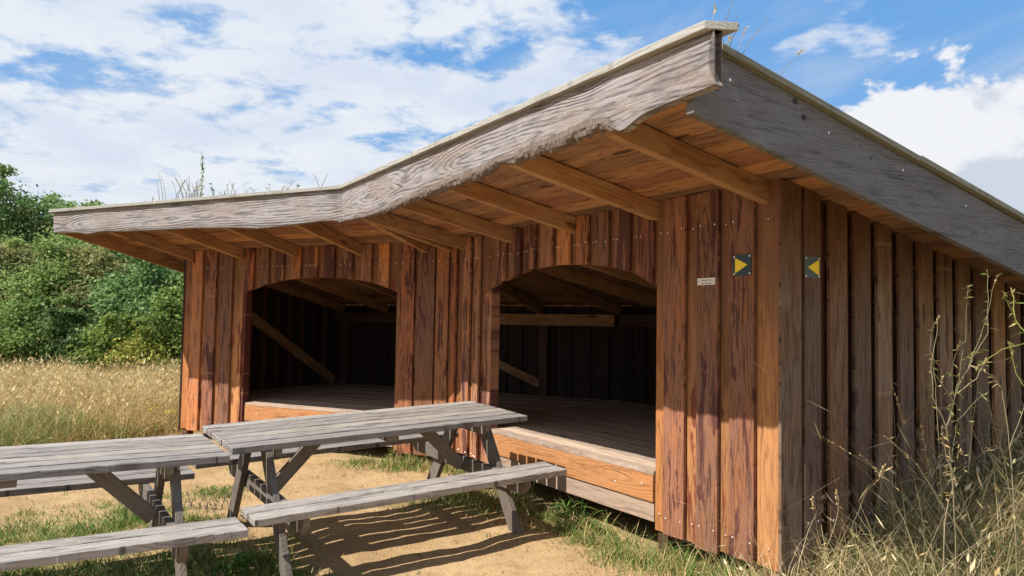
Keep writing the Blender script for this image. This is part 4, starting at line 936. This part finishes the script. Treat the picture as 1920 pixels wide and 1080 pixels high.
# long stalks over the sloping side edge
def side_tuft(tpos, n, h, label, lean=0.3, az=0.0, heads=0.6):
    b = wp(FR, -0.50, tpos, zs(tpos) + 0.09); stems = []
    for _ in range(n):
        p = b + iR * random.gauss(0, 0.05); hh = h * random.uniform(0.7, 1)
        stems.append(dict(pts=bent(p, hh, lean * random.uniform(0.5, 1.2), az + random.gauss(0, 0.5)), r0=0.0025, r1=0.001, head=(0.06, 0.014, 8) if random.random() < heads else None))
    stem_plant('grass_tuft', b, stems, label, 'grass tuft', 'plants growing on the turf roof', DRY)
side_tuft(-1.12, 3, 0.36, 'tall stalks with reddish seed heads behind the roof corner', lean=0.25)
side_tuft(-0.98, 3, 0.40, 'long bare stalks leaning right over the top of the barge board', lean=0.5, heads=0.3)
side_tuft(-0.70, 1, 0.36, 'single long curved stalk above the grey barge board', lean=0.7, heads=1)
side_tuft(-0.32, 5, 0.10, 'small tuft of seed stalks low on the barge board edge', lean=0.6, heads=1)

# weeds in front of the side wall: branching dry stems
def weed(name, depth, main, branches, label, mats, r0=0.006, nl=10, ll=0.05, head=(0.05, 0.009, 10), group=None, jit=0.10):
    def path(pts, d0, d1):
        n = len(pts); q = [at(px, py, d0 + (d1 - d0) * i / (n - 1)) for i, (px, py) in enumerate(pts)]
        out = []
        for a, b in zip(q, q[1:]):
            for k_ in range(3): out.append(a.lerp(b, k_ / 3) + Vector((random.gauss(0, 0.003), random.gauss(0, 0.003), 0)))
        return out + [q[-1]]
    P = path(main, depth, depth + random.uniform(-jit, jit)); P[0].z = min(P[0].z, g1(P[0].x, P[0].y)) - 0.02 if P[0].z < 0.5 else P[0].z
    b = Vector(P[0]); gzv = g1(b.x, b.y); 
    if P[0].z > gzv: P = [Vector((b.x, b.y, gzv - 0.02))] + P
    r0 *= 0.62; nl = int(nl * 1.8)
    stems = [dict(pts=P, r0=r0, r1=r0 * 0.35, nl=nl, ll=ll, lw=ll * 0.22, head=head)]
    for br in branches: stems.append(dict(pts=path(br, depth, depth + random.uniform(-jit, jit)), r0=r0 * 0.5, r1=r0 * 0.25, nl=max(2, nl // 2), ll=ll * 0.7, lw=ll * 0.16, head=head))
    return stem_plant(name, Vector((b.x, b.y, gzv)), stems, label, 'weed', group, mats)
WG = 'tall weeds before the side wall'
MIX = (M['stalk'], M['mid_grass'], M['dry_grass'])
weed('tall_weed', 4.05, [(1790, 1000), (1785, 900), (1775, 800), (1790, 740), (1815, 690), (1850, 625), (1853, 560), (1851, 505)],
     [[(1790, 740), (1800, 700), (1810, 640), (1812, 570), (1815, 535)], [(1815, 690), (1835, 640), (1848, 600), (1870, 515)], [(1777, 800), (1790, 745), (1782, 700), (1800, 640)], [(1782, 870), (1795, 790), (1830, 750), (1855, 735)],
      [(1775, 800), (1750, 745), (1745, 690), (1755, 630), (1760, 590)], [(1790, 740), (1830, 710), (1850, 670)]],
     'tall branching dry weed before the side wall, its top near the eave', MIX, r0=0.007, nl=16, ll=0.06, group=WG)
weed('tall_weed', 3.75, [(1960, 900), (1945, 760), (1935, 640), (1905, 600), (1895, 540)],
     [[(1935, 640), (1880, 655), (1850, 675), (1830, 690)], [(1905, 600), (1885, 560), (1878, 545)], [(1945, 760), (1905, 700), (1890, 640)]],
     'yellow green stemmed weed leaning in from the right edge', (M['stalk_green'], M['mid_grass'], M['dry_grass']), r0=0.008, nl=10, ll=0.06, group=WG)
weed('tall_weed', 4.15, [(1770, 980), (1763, 880), (1756, 760), (1752, 700), (1744, 655), (1750, 610), (1762, 592)],
     [[(1752, 700), (1785, 750), (1815, 785), (1845, 850)], [(1748, 670), (1765, 690), (1768, 720)]],
     'thin dry weed with one small bud, left of the tallest weed', DRY, r0=0.0045, nl=6, ll=0.045, group=WG)
weed('tall_weed', 4.0, [(1905, 1000), (1898, 900), (1890, 800), (1878, 730), (1862, 705), (1835, 690)],
     [[(1893, 840), (1915, 775), (1935, 730)], [(1895, 880), (1875, 840), (1850, 845)]],
     'bare bent stalk rising near the right edge of the picture', DRY, r0=0.006, nl=6, ll=0.06, group=WG)
weed('tall_weed', 4.2, [(1700, 985), (1685, 880), (1678, 800), (1672, 715)], [], 'thin straight stalk ending in a small round seed head', DRY, r0=0.003, nl=3, ll=0.04, group=WG)
weed('tall_weed', 4.1, [(1735, 990), (1700, 850), (1690, 780), (1674, 725)], [[(1735, 940), (1737, 850), (1728, 800)]], 'slender grassy stalk with a drooping seed spike beside the straight stalk', DRY, r0=0.003, nl=3, ll=0.04, head=(0.25, 0.012, 26), group=WG)
weed('tall_weed', 3.95, [(1780, 1060), (1700, 930), (1620, 865), (1560, 830), (1540, 818)], [[(1650, 890), (1610, 850)]], 'long straw leaning far left across the side wall', DRY, r0=0.003, nl=3, ll=0.04, head=(0.2, 0.01, 18), group=WG)
weed('tall_weed', 3.9, [(1590, 1080), (1600, 980), (1625, 920), (1655, 893), (1660, 868)], [], 'bowed straw with a pale seed spike near the corner', DRY, r0=0.003, nl=3, ll=0.05, head=(0.12, 0.014, 22), group=WG)
weed('tall_weed', 3.85, [(1545, 1085), (1548, 1030), (1570, 970), (1572, 940), (1568, 918)], [[(1548, 1040), (1530, 985), (1522, 930)]], 'short golden stalk pair at the foot of the side wall corner', DRY, r0=0.003, nl=3, ll=0.05, head=(0.08, 0.012, 14), group=WG)
weed('tall_weed', 3.95, [(1840, 1060), (1770, 950), (1720, 870), (1660, 818)], [[(1760, 930), (1790, 880), (1800, 840)]], 'long straw leaning left behind the bowed straw', DRY, r0=0.003, nl=2, ll=0.04, head=(0.2, 0.01, 18), group=WG)
weed('tall_weed', 4.1, [(1760, 1010), (1790, 900), (1770, 840), (1765, 800)], [[(1780, 940), (1810, 870), (1795, 830)], [(1770, 960), (1740, 900), (1745, 860)]], 'tangled brown weed in the middle of the rank grass', DRY, r0=0.004, nl=14, ll=0.05, group=WG)

# low herbs in the yard
def rosette(name, px, py, n, L, w, label, mat, up=0.9, zoff=0.0):
    x, y = px2g(px, py, 0.0); b = Vector((x, y, g1(x, y))); root = empty(name, b, label, 'weed'); mb = MB()
    for i in range(n):
        a = random.uniform(0, 2 * PI); ln = L * random.uniform(0.5, 1); d = Vector((math.cos(a), math.sin(a), random.uniform(0.2, 1.2) * up)).normalized()
        p = b + Vector((random.gauss(0, 0.02), random.gauss(0, 0.02), random.uniform(0, L * 0.5) + zoff)); sd_ = d.cross(Z).normalized()
        vs = []; K = 4
        for k_ in range(K + 1):
            t = k_ / K; c = p + d * ln * t - Z * ln * 0.5 * t * t; ww = w * math.sin(PI * min(1, 0.12 + t * 0.88)) * 0.5 * random.uniform(0.8, 1.2)
            vs += [c - sd_ * ww + Z * ww * 0.4, c, c + sd_ * ww + Z * ww * 0.4]
        fs = []
        for k_ in range(K): q = k_ * 3; fs += [(q, q + 1, q + 4, q + 3), (q + 1, q + 2, q + 5, q + 4)]
        mb.raw(vs, fs)
    mb.build('foliage', mat, root)
    st = MB(); st.tube([b - Z * 0.02, b + Z * L * 0.55], [0.004, 0.002], 5); st.build('stem', M['herb'], root)
rosette('leafy_weed', 452, 1062, 26, 0.115, 0.055, 'bright green broad leaved weed under the bench gap at the bottom', M['herb'], up=1.3, zoff=0.05)
rosette('grass_clump', 1066, 985, 40, 0.30, 0.012, 'coarse blue green grass clump at the foot of the pale rim board', M['green_grass'], up=1.2)
rosette('grass_clump', 1105, 1000, 34, 0.26, 0.012, 'coarse blue green grass clump nearer the right bay, before the dark gap', M['green_grass'], up=1.2)
rosette('grass_clump', 745, 872, 60, 0.26, 0.010, 'pale green grass clump under the far bench near the middle pillar', M['mid_grass'], up=1.0)
rosette('grass_clump', 1395, 1052, 20, 0.14, 0.02, 'low bright clover-like clump below the right pillar', M['herb'], up=0.6)
# dark seeding weed between the two benches
x, y = px2g(390, 955, 0.0); b = Vector((x, y, g1(x, y)))
stem_plant('seeding_weed', b, [dict(pts=bent(b + Vector((random.gauss(0, 0.10), random.gauss(0, 0.05), 0)), random.uniform(0.08, 0.17), 0.5, random.uniform(0, 6.28)), r0=0.003, r1=0.0015, nl=9, ll=0.025, lw=0.012, tone=0.1) for _ in range(16)],
           'low dark brown seeding weed between the two near benches', 'weed', None, (M['trunk'], M['trunk'], M['trunk']))
# yellow ragwort flowers standing in the meadow
for px, py, dep, lab in ((118, 750, 13.5, 'yellow brown flowering weed in the left meadow'), (170, 742, 14.5, 'brightest yellow flowering weed in the meadow'), (325, 768, 10.8, 'yellow brown flowering weed beside the left wall of the shelter')):
    p = at(px, py, dep); b = Vector((p.x, p.y, g1(p.x, p.y))); hh = max(0.3, p.z - b.z); root = empty('flowering_weed', b, lab, 'flower', None)
    st, fl = MB(), MB()
    for i in range(7):
        q = b + Vector((random.gauss(0, 0.16), random.gauss(0, 0.1), 0)); pts = bent(q, hh * random.uniform(0.8, 1.05), 0.1, random.uniform(0, 6)); st.tube(pts, [0.004] * len(pts), 5)
        for k_ in range(16):
            a = random.uniform(0, 2 * PI); rr = random.uniform(0, 0.045); fl.leaf(Vector(pts[-1]) + Vector((math.cos(a) * rr, math.sin(a) * rr, random.uniform(-0.03, 0.02))), (math.cos(a), math.sin(a), 0.4), 0.03, 0.024, (0, 0, 1))
    st.build('stem', M['stalk'], root); fl.build('flower', M['yellow_flower'], root)
# twigs and small stones on the sand
for i, (px, py, ang) in enumerate(((300, 973, 0.2), (790, 1040, 1.9), (640, 900, 0.4), (520, 905, 0.6))):
    x, y = px2g(px, py, 0.0); z = g1(x, y) + 0.006; mb = MB(); L = (0.12, 0.09, 0.06, 0.05)[i]
    mb.tube([(x, y, z), (x + math.cos(ang) * L * 0.5, y + math.sin(ang) * L * 0.5, z + 0.006), (x + math.cos(ang + 0.3) * L, y + math.sin(ang + 0.3) * L, z)], [0.004, 0.0035, 0.002])
    mb.build('twig', M['trunk'], None, label=('dark twig on the grass under the left table', 'thin twig on the sand in the slatted shadow', 'small twig behind the long bench', 'small twig near the left legs of the right table')[i], cat='twig', group='twigs on the ground')

# ------------------------------------------------------------------ trees and shrubs at the meadow's far edge
def leafset(n, centers, radii, size, cl_tone, flat=0.0):
    ci = rng.integers(0, len(centers), n); c = centers[ci]
    d = rng.normal(0, 0.50, (n, 3)) * np.array([1.15, 1.15, 0.9]); rr = np.ones(n)
    p = c + d * (rr * radii[ci])[:, None] * np.array([1, 1, 0.75])
    a = rng.normal(0, 1, (n, 3)); a[:, 2] = a[:, 2] * 0.6 - 0.25; a /= np.linalg.norm(a, axis=1)[:, None]
    b = np.cross(a, rng.normal(0, 1, (n, 3))); b /= np.linalg.norm(b, axis=1)[:, None]
    s = size * rng.uniform(0.6, 1.25, n)[:, None]
    V = np.stack([p, p + a * s * 0.5 + b * s * 0.30, p + a * s, p + a * s * 0.5 - b * s * 0.30], 1).reshape(-1, 3)
    F = (np.arange(n) * 4)[:, None] + np.array([0, 1, 2, 3])[None]
    tone = np.clip(cl_tone[ci] + rng.normal(0, 0.16, n), 0, 1)
    return V, F, np.repeat(tone, 4)
def tree(name, x, y, h, r, mat, label, cat, group, nleaf=9000, size=0.16, lobes=46, base=0.12, tone=0.45):
    z0 = g1(x, y) if abs(x) < 30 else 0.0
    h *= 0.86; r *= 0.86; root = empty(name, (x, y, z0), label, cat, group)
    cz = h * (0.5 + base / 2); hz = h * (1 - base) / 2
    cs = []; rs = []
    while len(cs) < lobes:
        d = rng.normal(0, 1, 3); d /= np.linalg.norm(d); q = rng.random() ** 0.33
        if rng.random() < 0.25: q *= 0.6
        k_ = 1 - 0.25 * max(0, d[2])
        cs.append((d[0] * r * q * k_ * 0.86, d[1] * r * q * k_ * 0.86, cz + d[2] * hz * q * 0.88 + rng.normal(0, 0.12))); rs.append(r * rng.uniform(0.20, 0.42))
    # leaders poking out of the top
    for _ in range(5): cs.append((rng.normal(0, r * 0.35), rng.normal(0, r * 0.35), h * rng.uniform(0.90, 1.0))); rs.append(r * rng.uniform(0.09, 0.16))
    cs = np.array(cs); rs = np.array(rs); ct = np.clip(tone + rng.normal(0, 0.11, len(cs)), 0, 1)
    V, F, T = leafset(nleaf, cs, rs, size, ct); 
    np_mesh('crown', V, F, mat, T, root)
    mb = MB(); tp = [(0, 0, -0.1), (rng.normal(0, .05), rng.normal(0, .05), h * 0.3), (rng.normal(0, .12), rng.normal(0, .12), h * 0.75)]
    O = Vector((x, y, z0)); mb.tube([O + Vector(p) for p in tp], [0.02 * h, 0.015 * h, 0.004 * h], 7)
    for c in cs[::4]:
        k_ = min(0.9, max(0.25, c[2] / h * 0.7)); st_ = Vector(tp[1]).lerp(Vector(tp[2]), max(0, (k_ * h - 0.3 * h) / (0.45 * h))) if k_ > 0.3 else Vector((0, 0, k_ * h))
        mb.tube([O + st_, O + (st_ + Vector(c)) * 0.5 + Vector((0, 0, 0.1)), O + Vector(c)], [0.007 * h, 0.005 * h, 0.002 * h], 5)
    mb.build('trunk', M['trunk'], root)
    return root
G_DARK = leafmat('dark tree leaves', [(0.045, 0.081, 0.025), (0.084, 0.152, 0.045), (0.146, 0.233, 0.072), (0.243, 0.321, 0.114)], 0.45)
G_MID = leafmat('mid green leaves', [(0.061, 0.107, 0.031), (0.134, 0.223, 0.059), (0.243, 0.340, 0.094), (0.415, 0.482, 0.167)], 0.45)
G_OLIVE = leafmat('olive leaves', [(0.098, 0.107, 0.038), (0.195, 0.214, 0.072), (0.318, 0.321, 0.125), (0.487, 0.428, 0.188)], 0.45)
G_LIME = leafmat('lime leaves', [(0.074, 0.124, 0.028), (0.148, 0.230, 0.050), (0.234, 0.316, 0.070), (0.344, 0.363, 0.098)], 0.4)
G_BLUE = leafmat('grey green leaves', [(0.060, 0.114, 0.039), (0.122, 0.224, 0.072), (0.213, 0.339, 0.117), (0.349, 0.468, 0.188)], 0.45)
def tpos(px, dep):
    dep *= 0.82; return (px - 960) / F_PX * dep, dep
TR = [(-250, 31, 7.0, 3.0, G_DARK, 'dark broadleaf tree beyond the left edge of the view'),
      (-30, 30, 7.4, 2.7, G_DARK, 'tallest dark tree at the left edge of the picture'),
      (60, 31, 6.9, 2.3, G_BLUE, 'grey green tree second from the left edge, just below the tallest'),
      (105, 31.5, 6.3, 2.2, G_OLIVE, 'olive tree filling the gap behind the grey green one'),
      (150, 29, 5.9, 2.2, G_MID, 'mid green rounded tree left of the fascia tip'),
      (235, 30, 5.6, 2.3, G_DARK, 'dark tree whose top meets the tip of the roof fascia'),
      (330, 31, 5.0, 2.3, G_OLIVE, 'olive green tree seen right under the fascia tip'),
      (420, 30, 4.2, 2.2, G_MID, 'mid green tree partly behind the left wall of the shelter'),
      (10, 26.5, 4.2, 1.9, G_OLIVE, 'olive green lower tree in front of the tallest tree'),
      (110, 26, 4.4, 1.9, G_MID, 'light topped round tree in the middle of the hedge'),
      (205, 26, 4.0, 1.8, G_OLIVE, 'olive round tree right of the middle of the hedge'),
      (290, 25.5, 4.1, 1.8, G_BLUE, 'grey green dense tree left of the shelter wall'),
      (365, 25.5, 3.6, 1.7, G_MID, 'fresh green tree touching the shelter wall edge')]
for px, dep, h, r, mt, lab in TR:
    x, y = tpos(px, dep); tree('tree', x, y, h, r, mt, lab, 'tree', 'trees along the far edge of the meadow', nleaf=30000, size=0.12, base=0.03, lobes=90, tone=0.64)
SH = [(-60, 24.5, 2.6, 1.6, G_DARK, 'dark low shrub at the left edge of the meadow'), (60, 24, 2.4, 1.5, G_MID, 'dense green shrub above the grass at the far left'),
      (150, 23.6, 2.1, 1.3, G_DARK, 'dark green shrub in the middle of the meadow edge'), (215, 23.2, 1.9, 1.2, G_LIME, 'bright lime green shrub at the foot of the hedge'),
      (275, 22.8, 1.55, 1.1, leafmat('yellowing leaves', [(0.12, 0.16, 0.03), (0.24, 0.28, 0.05), (0.40, 0.38, 0.08), (0.5, 0.42, 0.1)], 0.35), 'low yellowing shrub in front of the lime green one'),
      (335, 23.4, 2.7, 1.2, G_LIME, 'light green upright shrub beside the shelter wall')]
for px, dep, h, r, mt, lab in SH:
    x, y = tpos(px, dep); tree('shrub', x, y, h, r, mt, lab, 'shrub', 'shrubs at the foot of the trees', nleaf=12000, size=0.10, base=0.0, lobes=36, tone=0.5)
bpy.context.view_layer.update()
